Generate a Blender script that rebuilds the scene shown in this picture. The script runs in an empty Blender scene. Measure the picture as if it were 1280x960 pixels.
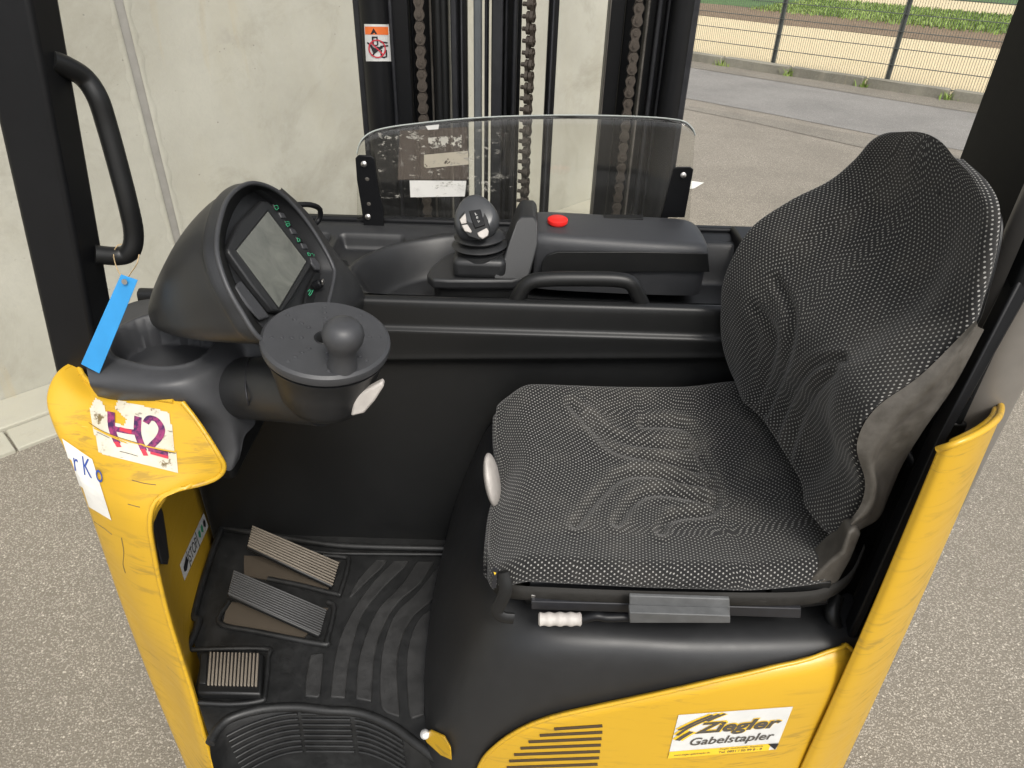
import bpy, bmesh, math, random
from mathutils import Vector, Matrix
from mathutils.bvhtree import BVHTree
random.seed(7)
R = math.radians
S = bpy.context.scene
C = S.collection

# ------------------------------------------------------------------ camera
F_PX, CX, CY = 888.0, 640.0, 480.0
CAM = Vector((0, 0, 1.8))
PITCH, ROLL = R(33.3), R(1.7)
_r0 = Vector((1, 0, 0)); _u0 = Vector((0, math.sin(PITCH), math.cos(PITCH)))
FW = Vector((0, math.cos(PITCH), -math.sin(PITCH)))
RT = _r0*math.cos(ROLL) + _u0*math.sin(ROLL)
UP = _u0*math.cos(ROLL) - _r0*math.sin(ROLL)
cd = bpy.data.cameras.new('camera'); cam = bpy.data.objects.new('camera', cd); C.objects.link(cam)
M3 = Matrix((RT, UP, -FW)).transposed()
cam.matrix_world = Matrix.Translation(CAM) @ M3.to_4x4()
cd.sensor_width = 36; cd.lens = F_PX/1280*36; cd.clip_start = .05; cd.clip_end = 500
S.camera = cam
# ------------------------------------------------------------------ world + sun
SUN_EL, SUN_AZ = R(52), R(158)        # azimuth clockwise from +Y
w = bpy.data.worlds.new("World"); S.world = w; w.use_nodes = True
nt = w.node_tree; sky = nt.nodes.new('ShaderNodeTexSky'); sky.sky_type = 'NISHITA'
sky.sun_disc = False; sky.sun_elevation = SUN_EL; sky.sun_rotation = SUN_AZ
sky.dust_density = 4.0; sky.air_density = 1.0; sky.ozone_density = 1.0
hs = nt.nodes.new('ShaderNodeHueSaturation'); hs.inputs['Saturation'].default_value = .25
nt.links.new(sky.outputs[0], hs.inputs['Color'])
nt.links.new(hs.outputs[0], nt.nodes['Background'].inputs[0])
nt.nodes['Background'].inputs[1].default_value = .13
sl = bpy.data.lights.new('sun', 'SUN'); so = bpy.data.objects.new('sun', sl); C.objects.link(so)
sl.energy = 1.3; sl.angle = R(14); sl.color = (1, .95, .86)
sd = Vector((math.sin(SUN_AZ)*math.cos(SUN_EL), math.cos(SUN_AZ)*math.cos(SUN_EL), math.sin(SUN_EL)))
so.rotation_euler = sd.to_track_quat('Z', 'Y').to_euler()
S.view_settings.view_transform = 'Standard'; S.view_settings.look = 'None'
S.view_settings.exposure = 0.75; S.view_settings.gamma = 1
S.render.engine = 'CYCLES'
S.cycles.max_bounces = 8; S.cycles.transparent_max_bounces = 12

# ------------------------------------------------------------------ helpers
def ray(u, v):
    return FW + RT*((u-CX)/F_PX) + UP*((CY-v)/F_PX)
def W(u, v, **k):
    """point of the place seen at photo pixel u,v and lying on the plane x=, y= or z="""
    d = ray(u, v)
    (a, val), = k.items(); i = 'xyz'.index(a)
    return CAM + d*((val-CAM[i])/d[i])
def PL(u, v, p0, n):
    d = ray(u, v); return CAM + d*((p0-CAM).dot(n)/d.dot(n))
def proj(p):
    d = p-CAM; z = d.dot(FW)
    return CX+F_PX*d.dot(RT)/z, CY-F_PX*d.dot(UP)/z

def cr(p, n, closed=False):
    """Catmull-Rom through points, n steps per span"""
    out = []; m = len(p); p = [Vector(q) for q in p]
    spans = m if closed else m-1
    for i in range(spans):
        if closed: a, b, c, d = p[(i-1) % m], p[i], p[(i+1) % m], p[(i+2) % m]
        else:
            b, c = p[i], p[i+1]
            a = p[i-1] if i > 0 else b*2-c
            d = p[i+2] if i+2 < m else c*2-b
        for k in range(n):
            t = k/n
            out.append(.5*((2*b)+(c-a)*t+(2*a-5*b+4*c-d)*t*t+(3*b-a-3*c+d)*t**3))
    if not closed: out.append(p[-1].copy())
    return out

def link(name, me, mat, parent=None, smooth=False, label=None, kind=None):
    o = bpy.data.objects.new(name, me); C.objects.link(o)
    if mat is not None:
        me.materials.clear()
        for m in (mat if isinstance(mat, (list, tuple)) else [mat]): me.materials.append(m)
    if parent: o.parent = parent
    if smooth:
        for f in me.polygons: f.use_smooth = True
        try: me.set_sharp_from_angle(angle=R(smooth if smooth > 1 else 42))
        except Exception: pass
    if label: o['label'] = label
    if kind: o['kind'] = kind
    return o
def mesh(name, v, f, mat, parent=None, smooth=False, **k):
    me = bpy.data.meshes.new(name); me.from_pydata([tuple(q) for q in v], [], f); me.update()
    return link(name, me, mat, parent, smooth, **k)
def bmobj(name, bm, mat, parent=None, smooth=False, **k):
    me = bpy.data.meshes.new(name); bmesh.ops.recalc_face_normals(bm, faces=bm.faces); bm.to_mesh(me); bm.free()
    return link(name, me, mat, parent, smooth, **k)
def bevel(o, wd, seg=2, ang=35):
    m = o.modifiers.new('bevel', 'BEVEL'); m.width = wd; m.segments = seg; m.limit_method = 'ANGLE'; m.angle_limit = R(ang)
    m.harden_normals = False
    for f in o.data.polygons: f.use_smooth = True
    try: o.data.set_sharp_from_angle(angle=R(50))
    except Exception: pass
    return o
def solid(o, t, off=-1):
    m = o.modifiers.new('solid', 'SOLIDIFY'); m.thickness = t; m.offset = off; return o

def grid_pts(rows, nu, nv):
    rr = [cr(r, nu) for r in rows]
    cols = [cr([r[j] for r in rr], nv) for j in range(len(rr[0]))]
    return [[cols[j][i] for j in range(len(cols))] for i in range(len(cols[0]))]
def grid_mesh(name, G, mat, parent=None, smooth=60, uv=False, **k):
    nr, nc = len(G), len(G[0]); v = [p for r in G for p in r]
    f = [(i*nc+j, i*nc+j+1, (i+1)*nc+j+1, (i+1)*nc+j) for i in range(nr-1) for j in range(nc-1)]
    acc = 0
    for i in range(0, nr-1, 2):
        for j in range(0, nc-1, 2):
            a = G[i][j]; nn_ = (G[i][j+1]-a).cross(G[i+1][j+1]-a); acc += 1 if nn_.dot(CAM-a) > 0 else -1
    if acc < 0: f = [q[::-1] for q in f]
    o = mesh(name, v, f, mat, parent, smooth, **k)
    if uv:
        cu = [[0]*nc for _ in range(nr)]; cv = [[0]*nc for _ in range(nr)]
        mid = nc//2; mr = nr//2
        for i in range(nr):
            for j in range(mid+1, nc): cu[i][j] = cu[i][j-1]+(G[i][j]-G[i][j-1]).length
            for j in range(mid-1, -1, -1): cu[i][j] = cu[i][j+1]-(G[i][j]-G[i][j+1]).length
        for j in range(nc):
            for i in range(1, nr): cv[i][j] = cv[i-1][mid] if False else cv[i-1][j]+(G[i][j]-G[i-1][j]).length
        for i in range(nr):
            for j in range(nc): cv[i][j] = .85*cv[i][j]+.15*cv[i][mid] if j != mid else cv[i][j]
        L = o.data.uv_layers.new(name='uv')
        for lp in o.data.loops:
            q = lp.vertex_index; L.data[lp.index].uv = (cu[q//nc][q % nc], cv[q//nc][q % nc])
    return o
def surf(name, rows, mat, parent=None, nu=6, nv=6, thick=0, **k):
    o = grid_mesh(name, grid_pts(rows, nu, nv), mat, parent, **k)
    if thick: solid(o, thick)
    return o

def bmbox(bm, c, s, rot=None):
    m = Matrix.Translation(Vector(c)) @ (rot.to_4x4() if rot else Matrix()) @ Matrix.Diagonal((s[0], s[1], s[2], 1))
    return bmesh.ops.create_cube(bm, size=1, matrix=m)
def box(name, c, s, mat, parent=None, rot=None, bev=0, seg=2, **k):
    bm = bmesh.new(); bmbox(bm, c, s, rot)
    o = bmobj(name, bm, mat, parent, **k)
    if bev: bevel(o, bev, seg)
    return o
def prism(name, poly, ext, mat, parent=None, bev=0, seg=2, **k):
    """planar outline of 3D points pushed along ext"""
    n = len(poly); e = Vector(ext); v = [Vector(p) for p in poly]+[Vector(p)+e for p in poly]
    bm = bmesh.new(); bv = [bm.verts.new(p) for p in v]
    bm.faces.new(bv[:n]); bm.faces.new(bv[n:][::-1])
    for i in range(n): bm.faces.new((bv[i], bv[(i+1) % n], bv[n+(i+1) % n], bv[n+i]))
    o = bmobj(name, bm, mat, parent, **k)
    if bev: bevel(o, bev, seg)
    return o
def bmcyl(bm, a, b, r, r2=None, seg=20):
    a, b = Vector(a), Vector(b); d = b-a
    m = Matrix.Translation((a+b)/2) @ d.to_track_quat('Z', 'Y').to_matrix().to_4x4()
    bmesh.ops.create_cone(bm, cap_ends=True, segments=seg, radius1=r, radius2=r if r2 is None else r2, depth=d.length, matrix=m)
def cyl(name, a, b, r, mat, parent=None, r2=None, seg=24, bev=0, **k):
    bm = bmesh.new(); bmcyl(bm, a, b, r, r2, seg)
    o = bmobj(name, bm, mat, parent, 42, **k)
    if bev: bevel(o, bev, 2)
    return o
def tube_geo(path, r, seg=10, flat=1.0, flatdir=None):
    vs, fs = [], []; n = len(path); prev = None
    for i, p in enumerate(path):
        t = (path[min(i+1, n-1)]-path[max(i-1, 0)]).normalized()
        if prev is None:
            prev = Vector((0, 0, 1)) if abs(t.z) < .9 else Vector((0, 1, 0))
            if flatdir: prev = Vector(flatdir)
        a = (prev-t*prev.dot(t)).normalized(); b = t.cross(a); prev = a
        rr = r[i] if isinstance(r, (list, tuple)) else r
        for k in range(seg):
            th = 2*math.pi*k/seg
            vs.append(p + a*(math.cos(th)*rr*flat) + b*(math.sin(th)*rr))
    for i in range(n-1):
        for k in range(seg):
            k2 = (k+1) % seg; fs.append((i*seg+k, i*seg+k2, (i+1)*seg+k2, (i+1)*seg+k))
    fs.append(tuple(range(seg))[::-1]); fs.append(tuple((n-1)*seg+k for k in range(seg)))
    return vs, fs
def tube(name, pts, r, mat, parent=None, n=6, seg=12, closed=False, **k):
    fl = k.pop('flat', 1.0); fd = k.pop('flatdir', None)
    p = cr(pts, n, closed) if n > 1 else [Vector(q) for q in pts]
    if closed: p.append(p[0].copy())
    v, f = tube_geo(p, r, seg, fl, fd)
    return mesh(name, v, f, mat, parent, 50, **k)
def lathe(name, prof, c, axis, mat, parent=None, seg=40, **k):
    """prof: (radius, height along axis) list"""
    q = Vector(axis).to_track_quat('Z', 'Y').to_matrix(); c = Vector(c); v, f = [], []
    for r, h in prof:
        for s in range(seg):
            t = 2*math.pi*s/seg; v.append(c+q@Vector((r*math.cos(t), r*math.sin(t), h)))
    for i in range(len(prof)-1):
        for s in range(seg):
            s2 = (s+1) % seg; f.append((i*seg+s, i*seg+s2, (i+1)*seg+s2, (i+1)*seg+s))
    f.append(tuple(range(seg))[::-1]); f.append(tuple((len(prof)-1)*seg+s for s in range(seg)))
    return mesh(name, v, f, mat, parent, 40, **k)
def empty(name, loc, label=None, cat=None, group=None, kind=None, parent=None):
    o = bpy.data.objects.new(name, None); C.objects.link(o); o.location = loc
    if parent: o.parent = parent
    return tag(o, label, cat, group, kind)
def tag(o, label=None, cat=None, group=None, kind=None):
    for a, b in (('label', label), ('category', cat), ('group', group), ('kind', kind)):
        if b: o[a] = b
    return o
def bvh_of(*objs):
    dg = bpy.context.evaluated_depsgraph_get(); vs, fs = [], []
    for o in objs:
        b = len(vs); mw = o.matrix_world
        vs += [mw @ v.co for v in o.data.vertices]; fs += [[i+b for i in p.vertices] for p in o.data.polygons]
    return BVHTree.FromPolygons(vs, fs)
def stick(px, tree, off, near=False):
    """pixel -> point on the given surface, lifted off it"""
    d = ray(*px).normalized(); h, n, i, t = tree.ray_cast(CAM, d)
    if h is None:
        h, n, i, t = tree.find_nearest(CAM+d*1.3) if near else (None,)*4
        if h is None: return None
    if n.dot(d) > 0: n = -n
    return h + n*off
def quadmap(q):
    a, b, c, d = [Vector(p) for p in q]            # TL TR BR BL for (0,1) (1,1) (1,0) (0,0)
    return lambda s, t: (a*(1-s)+b*s)*t + (d*(1-s)+c*s)*(1-t)
def decal(name, q, tree, mat, off=.0008, parent=None, shape=None, n=10, m=10, **k):
    """sheet (or flat 2D mesh in 0..1) laid on a surface; q = its four corners in the photo"""
    mp = quadmap(q)
    if shape is None:
        v2 = [(i/n, j/m) for j in range(m+1) for i in range(n+1)]
        f = [(j*(n+1)+i, j*(n+1)+i+1, (j+1)*(n+1)+i+1, (j+1)*(n+1)+i) for j in range(m) for i in range(n)]
    else: v2, f = shape
    P = [stick(mp(*s), tree, off) for s in v2]
    f = [q_ for q_ in f if all(P[i] is not None for i in q_)]
    P = [p or Vector((0, 0, 0)) for p in P]
    me = bpy.data.meshes.new(name); me.from_pydata([tuple(p) for p in P], [], f)
    bm = bmesh.new(); bm.from_mesh(me); bmesh.ops.delete(bm, geom=[x for x in bm.verts if not x.link_faces], context='VERTS'); 
    bm.to_mesh(me); bm.free()
    return link(name, me, mat, parent, **k)
def text2d(s, bold=0, shear=0, sub=0):
    cu = bpy.data.curves.new('t', 'FONT'); cu.body = s; cu.offset = bold; cu.shear = shear; cu.resolution_u = 4
    o = bpy.data.objects.new('t', cu); C.objects.link(o)
    dg = bpy.context.evaluated_depsgraph_get(); me = bpy.data.meshes.new_from_object(o.evaluated_get(dg))
    bpy.data.objects.remove(o)
    bm = bmesh.new(); bm.from_mesh(me); bmesh.ops.triangulate(bm, faces=bm.faces)
    if sub: bmesh.ops.subdivide_edges(bm, edges=bm.edges, cuts=sub)
    xs = [v.co.x for v in bm.verts]; ys = [v.co.y for v in bm.verts]
    x0, x1, y0, y1 = min(xs), max(xs), min(ys), max(ys)
    bm.verts.ensure_lookup_table(); bm.verts.index_update()
    v2 = [((v.co.x-x0)/(x1-x0), (v.co.y-y0)/(y1-y0)) for v in bm.verts]
    f = [tuple(v.index for v in fc.verts) for fc in bm.faces]; bm.free()
    return v2, f
def strokes2d(lines, wd, seg=6):
    """polyline strokes in 0..1 with width -> 2D mesh"""
    v, f = [], []
    for ln in lines:
        p = [Vector((a, b, 0)) for a, b in ln]; p = cr(p, seg)
        b0 = len(v)
        for i, q in enumerate(p):
            t = (p[min(i+1, len(p)-1)]-p[max(i-1, 0)]).normalized(); nn = Vector((-t.y, t.x, 0))*wd/2
            v += [tuple((q+nn)[:2]), tuple((q-nn)[:2])]
        for i in range(len(p)-1): f.append((b0+2*i, b0+2*i+1, b0+2*i+3, b0+2*i+2))
    return v, f

# ------------------------------------------------------------------ materials
class NT:
    def __init__(s, name):
        s.m = bpy.data.materials.new(name); s.m.use_nodes = True; s.t = s.m.node_tree; s.b = s.t.nodes['Principled BSDF']
        s.tc = s.t.nodes.new('ShaderNodeTexCoord')
    def n(s, ty, **k):
        x = s.t.nodes.new(ty)
        for a, b in k.items():
            if a in x.inputs: x.inputs[a].default_value = b
            else: setattr(x, a, b)
        return x
    def l(s, a, b): s.t.links.new(a, b)
    def math(s, op, a, b=None, c=None, clamp=False):
        x = s.t.nodes.new('ShaderNodeMath'); x.operation = op; x.use_clamp = clamp
        for i, q in enumerate((a, b, c)):
            if q is None: continue
            if isinstance(q, (int, float)): x.inputs[i].default_value = q
            else: s.l(q, x.inputs[i])
        return x.outputs[0]
    def noise(s, scale, detail=4, rough=.55, vec=None, dist=0, stretch=None):
        x = s.n('ShaderNodeTexNoise'); x.inputs['Scale'].default_value = scale; x.inputs['Detail'].default_value = detail
        x.inputs['Roughness'].default_value = rough; x.inputs['Distortion'].default_value = dist
        src = vec or s.tc.outputs['Object']
        if stretch:
            mp = s.n('ShaderNodeMapping'); mp.inputs['Scale'].default_value = stretch; s.l(src, mp.inputs[0]); src = mp.outputs[0]
        s.l(src, x.inputs['Vector']); return x.outputs['Fac']
    def ramp(s, fac, stops, interp='LINEAR'):
        x = s.n('ShaderNodeValToRGB'); x.color_ramp.interpolation = interp
        e = x.color_ramp.elements
        while len(e) < len(stops): e.new(.5)
        for i, (p, c) in enumerate(stops):
            e[i].position = p; e[i].color = (c, c, c, 1) if isinstance(c, (int, float)) else (*c, 1)
        s.l(fac, x.inputs[0]); return x.outputs[0]
    def mix(s, fac, a, b, mode='MIX'):
        x = s.n('ShaderNodeMix'); x.data_type = 'RGBA'; x.blend_type = mode
        for i, q in ((0, fac), (6, a), (7, b)):
            if isinstance(q, (int, float)): x.inputs[i].default_value = q
            elif isinstance(q, tuple): x.inputs[i].default_value = (*q, 1)
            else: s.l(q, x.inputs[i])
        return x.outputs[2]
    def set(s, **k):
        for a, b in k.items():
            a = a.replace('_', ' ')
            i = s.b.inputs[a]
            if isinstance(b, (int, float)): i.default_value = b
            elif isinstance(b, tuple): i.default_value = (*b, 1)
            else: s.l(b, i)
    def bump(s, h, strength=.3, dist=.002):
        x = s.n('ShaderNodeBump'); x.inputs['Strength'].default_value = strength; x.inputs['Distance'].default_value = dist
        s.l(h, x.inputs['Height']); s.l(x.outputs[0], s.b.inputs['Normal'])

def plastic(name, col, rough=.45, grain=900, gs=.25, dirt=.35, spec=.5):
    m = NT(name); a = m.noise(6, 5, .6); b = m.noise(40, 5, .7)
    dust = m.ramp(m.math('MULTIPLY', a, b), [(.16, 0.), (.42, 1.)])
    dc = tuple(min(1, c*2.2+.03) for c in col)
    base = m.mix(m.math('MULTIPLY', dust, dirt), col, dc)
    scr = m.noise(30, 3, .5, stretch=(1, 14, 1)); sc = m.ramp(scr, [(.70, 0.), (.76, 1.)])
    base = m.mix(m.math('MULTIPLY', sc, .25*dirt), base, (.16, .155, .145))
    m.set(Base_Color=base, Roughness=m.ramp(dust, [(0, rough), (1, min(1, rough+.22*min(1, dirt*3)))]), Specular_IOR_Level=spec)
    m.bump(m.noise(grain, 2, .5), gs, .0006); return m.m
def simple(name, col, rough=.5, metal=0, **k):
    m = NT(name); n = m.noise(25, 4)
    m.set(Base_Color=m.mix(n, tuple(c*.8 for c in col), tuple(min(1, c*1.15) for c in col)), Roughness=rough, Metallic=metal)
    return m.m

BLK = plastic('black_plastic', (.0075, .0078, .008), .42, 900, .2, .05, .4)
DASH = plastic('dark_grey_plastic', (.014, .0145, .0155), .42, 700, .2, .09)
GREY = plastic('grey_plastic', (.036, .037, .040), .46, 600, .2, .12)
SHELL = plastic('worn_brown_grey_plastic', (.048, .043, .036), .5, 500, .3, .7)
MATTB = plastic('matt_black_paint', (.006, .0065, .007), .6, 200, .05, .04, .12)
PAN = plastic('dark_seat_pan', (.011, .010, .0085), .6, 500, .3, .3, .25)
MATB = plastic('rubber_mat', (.007, .0073, .0075), .46, 350, .35, .28)
RIB = plastic('rubber_rib', (.012, .012, .012), .62, 250, .6, .5)
METB = plastic('black_metal', (.005, .0053, .0062), .42, 200, .05, .04, .28)
RAIL = plastic('oily_black_steel', (.0085, .009, .0115), .42, 120, .1, .25)
BOXG = plastic('grey_box_plastic', (.075, .077, .078), .5, 700, .3, .4)
STEEL = simple('steel', (.55, .53, .5), .35, 1)
CHAIN = simple('chain_steel', (.085, .070, .057), .5, .4)
WHITEP = plastic('white_plastic', (.37, .345, .32), .45, 400, .15, .25)
RED = simple('red_plastic', (.75, .02, .015), .4)
DIRT = simple('dirty_plate', (.055, .043, .03), .8)
POSTG = simple('satin_grey_post', (.21, .195, .175), .42, .35)
PEDT = simple('worn_tan_rubber', (.17, .145, .115), .7)
PEDG = simple('grey_rubber', (.06, .06, .06), .62)
INK = simple('black_ink', (.012, .012, .015), .6)
WHITE = simple('white_print', (.62, .62, .60), .5)
ORANGE = simple('orange_print', (.75, .16, .03), .5)
REDINK = simple('red_print', (.55, .03, .05), .5)
YPRINT = simple('yellow_print', (.80, .52, .03), .5)
GINK = simple('green_ink', (.04, .30, .15), .5)
BLUEINK = simple('blue_marker', (.03, .07, .30), .5)
BLUE = simple('blue_tag', (.03, .26, .58), .4)
STRING = simple('string', (.45, .33, .18), .8)

def m_yellow():
    m = NT('yellow_paint')
    a = m.noise(3, 4); c0 = m.mix(a, (.52, .305, .018), (.58, .35, .022))
    # dark scuffs, running along the body
    s1 = m.noise(16, 6, .65, stretch=(.7, .7, 5), dist=.6); s2 = m.noise(5, 3)
    f = m.math('MULTIPLY', m.ramp(s1, [(.53, 0.), (.62, 1.)]), m.ramp(s2, [(.42, 0.), (.62, 1.)]))
    c1 = m.mix(m.math('MULTIPLY', f, .5), c0, (.16, .11, .04))
    s3 = m.noise(22, 5, .6, stretch=(.5, .5, 9)); f3 = m.ramp(s3, [(.72, 0.), (.75, 1.)])
    c2 = m.mix(m.math('MULTIPLY', f3, .7), c1, (.80, .58, .14))
    m.set(Base_Color=c2, Roughness=m.ramp(s1, [(.3, .28), (.7, .42)])); m.bump(m.noise(260, 2), .08, .0008); return m.m
YEL = m_yellow()

def m_fabric():
    m = NT('dotted_seat_fabric'); uv = m.n('ShaderNodeUVMap'); sp = m.n('ShaderNodeSeparateXYZ'); wn = m.n('ShaderNodeTexNoise'); wn.inputs['Scale'].default_value = 55; m.l(uv.outputs[0], wn.inputs['Vector']); va = m.n('ShaderNodeVectorMath'); va.operation = 'MULTIPLY_ADD'; m.l(wn.outputs['Color'], va.inputs[0]); va.inputs[1].default_value = (.0022, .0022, 0); m.l(uv.outputs[0], va.inputs[2]); m.l(va.outputs[0], sp.inputs[0])
    pw, ph, r = .0078, .0050, .00128
    vv = m.math('DIVIDE', sp.outputs[1], ph); row = m.math('FLOOR', vv)
    off = m.math('MULTIPLY', m.math('FLOORED_MODULO', row, 2), .5)
    uu = m.math('SUBTRACT', m.math('FRACT', m.math('ADD', m.math('DIVIDE', sp.outputs[0], pw), off)), .5)
    v2 = m.math('SUBTRACT', m.math('FRACT', vv), .5)
    d = m.math('SQRT', m.math('ADD', m.math('POWER', m.math('MULTIPLY', uu, pw), 2), m.math('POWER', m.math('MULTIPLY', v2, ph), 2)))
    dot = m.math('LESS_THAN', d, r)
    wv = m.noise(1400, 2, .5); dirt = m.noise(9, 5, .65)
    base = m.mix(wv, (.007, .007, .0075), (.021, .0205, .020))
    base = m.mix(m.ramp(dirt, [(.5, 0.), (.8, .45)]), base, (.085, .078, .068))
    wa_ = m.n('ShaderNodeAttribute'); wa_.attribute_name = 'wear'
    lint = m.ramp(m.noise(26, 5, .7), [(.35, .15), (.65, 1.)])
    base = m.mix(m.math('MULTIPLY', m.math('MULTIPLY', wa_.outputs['Fac'], lint), .28), base, (.15, .14, .122))
    sp_ = m.ramp(m.noise(420, 2, .5), [(.76, 0.), (.79, .7)])
    base = m.mix(sp_, base, (.2, .19, .17))
    dc = m.mix(m.noise(220, 3), (.17, .17, .16), (.37, .36, .34))
    m.set(Base_Color=m.mix(dot, base, dc), Roughness=.92, Specular_IOR_Level=.25)
    m.b.inputs['Sheen Weight'].default_value = .15
    m.bump(m.math('ADD', m.math('MULTIPLY', dot, .7), wv), .35, .0012); return m.m
FAB = m_fabric()

def m_glass():
    m = NT('scratched_acrylic'); t = m.t
    tr = m.n('ShaderNodeBsdfTransparent'); tr.inputs[0].default_value = (.93, .93, .915, 1)
    gl = m.n('ShaderNodeBsdfGlossy'); gl.inputs['Roughness'].default_value = .06
    df = m.n('ShaderNodeBsdfDiffuse'); df.inputs[0].default_value = (.50, .49, .45, 1)
    fr = m.n('ShaderNodeFresnel'); fr.inputs[0].default_value = 1.45
    m1 = m.n('ShaderNodeMixShader'); m.l(fr.outputs[0], m1.inputs[0]); m.l(tr.outputs[0], m1.inputs[1]); m.l(gl.outputs[0], m1.inputs[2])
    scr = m.noise(60, 6, .75, stretch=(1, 1, .25)); hz = m.noise(5, 5, .6)
    haze = m.ramp(hz, [(.3, .01), (.75, .05)])
    fine = m.math('MULTIPLY', m.ramp(scr, [(.62, 0.), (.74, .35)]), m.ramp(hz, [(.42, 0.), (.6, 1.)]))
    m2 = m.n('ShaderNodeMixShader'); m.l(m.math('ADD', haze, fine, clamp=True), m2.inputs[0]); m.l(m1.outputs[0], m2.inputs[1]); m.l(df.outputs[0], m2.inputs[2])
    m.l(m2.outputs[0], t.nodes['Material Output'].inputs[0]); return m.m
GLASS = m_glass()
def m_screen():
    m = NT('lcd_screen'); n = m.noise(18, 4, .6, dist=1.0)
    m.set(Base_Color=m.mix(m.ramp(n, [(.3, 0.), (.7, 1.)]), (.10, .105, .095), (.165, .17, .15)), Roughness=.22); return m.m
LCD = m_screen()
def m_residue():
    m = NT('sticker_residue'); t = m.t; n = m.noise(38, 6, .75, stretch=(1, 1, 2.2)); g = m.noise(7, 4, .6)
    a = m.math('MULTIPLY', m.ramp(n, [(.555, 0.), (.60, 1.)]), m.ramp(g, [(.47, 0.), (.58, 1.)]))
    m.set(Base_Color=(.52, .50, .44), Roughness=.8, Alpha=m.math('MULTIPLY', a, .6)); return m.m
RESID = m_residue()
def m_film():
    m = NT('brown_film'); m.set(Base_Color=(.16, .13, .105), Roughness=.6, Alpha=.5); return m.m
FILM = m_film()
def m_paper(name, col=(.70, .69, .65), torn=.0):
    m = NT(name); n = m.noise(30, 5); g = m.noise(9, 6, .7)
    c = m.mix(m.ramp(n, [(.5, 0.), (.75, .5)]), col, tuple(x*.72 for x in col))
    m.set(Base_Color=c, Roughness=.55)
    if torn: m.set(Alpha=m.ramp(g, [(torn, 0.), (torn+.02, 1.)]))
    return m.m
def m_sticker():
    m = NT('weathered_white_sticker'); n = m.noise(60, 5, .7); g = m.noise(14, 5, .7); h = m.noise(28, 5, .6, stretch=(1, 1, 5))
    c = m.mix(m.ramp(g, [(.4, 0.), (.75, .6)]), (.60, .57, .48), (.42, .36, .24))
    c = m.mix(m.math('MULTIPLY', m.ramp(n, [(.56, 0.), (.62, 1.)]), m.ramp(g, [(.5, 0.), (.6, 1.)])), c, (.14, .10, .04))
    c = m.mix(m.ramp(h, [(.66, 0.), (.70, .8)]), c, (.12, .10, .07))
    m.set(Base_Color=c, Roughness=.5); return m.m
PAPER = m_paper('white_paper'); TORN = m_paper('torn_sticker', (.72, .69, .62), .36)
def m_marker():
    m = NT('purple_marker'); n = m.noise(120, 4, .6)
    m.set(Base_Color=m.mix(m.ramp(n, [(.4, 0.), (.6, 1.)]), (.035, .008, .06), (.26, .03, .12)), Roughness=.5); return m.m
MARK = m_marker(); MARKR = simple('red_marker', (.5, .03, .06), .5)

def m_concrete(name='cast_concrete', c1=(.34, .33, .275), c2=(.46, .45, .385)):
    m = NT(name); a = m.noise(1.1, 6, .6); st = m.noise(2.2, 5, .62, stretch=(1, 1, .28)); f = m.noise(45, 5, .65)
    c = m.mix(m.ramp(a, [(.35, 0.), (.65, 1.)]), c1, c2)
    c = m.mix(m.ramp(st, [(.5, 0.), (.72, .5)]), c, (.37, .345, .26))
    c = m.mix(m.ramp(f, [(.45, 0.), (.75, .35)]), c, (.36, .35, .31))
    bl = m.noise(3.3, 4, .7); c = m.mix(m.math('MULTIPLY', m.ramp(bl, [(.66, 0.), (.74, 1.)]), .35), c, (.28, .265, .23))
    dk = m.noise(1.7, 7, .72, dist=.8); c = m.mix(m.ramp(dk, [(.50, 0.), (.68, .5)]), c, (.24, .225, .175))
    ru = m.noise(9, 4, .6, stretch=(1, 1, .12)); c = m.mix(m.ramp(ru, [(.62, 0.), (.72, .3)]), c, (.42, .34, .2))
    vo = m.n('ShaderNodeTexVoronoi'); vo.inputs['Scale'].default_value = 22; m.l(m.tc.outputs['Object'], vo.inputs['Vector'])
    pit = m.ramp(vo.outputs['Distance'], [(.05, 1.), (.09, 0.)])
    sel = m.ramp(m.noise(6, 2), [(.58, 0.), (.6, 1.)])
    c = m.mix(m.math('MULTIPLY', m.math('MULTIPLY', pit, sel), .6), c, (.17, .16, .14))
    m.set(Base_Color=c, Roughness=.85); m.bump(m.math('ADD', f, m.math('MULTIPLY', pit, -.6)), .35, .004); return m.m
CONC = m_concrete()
KERB = m_concrete('kerb_concrete', (.17, .16, .125), (.24, .225, .18))
SLAB = m_concrete('footing_concrete', (.36, .345, .28), (.43, .415, .34))
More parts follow.
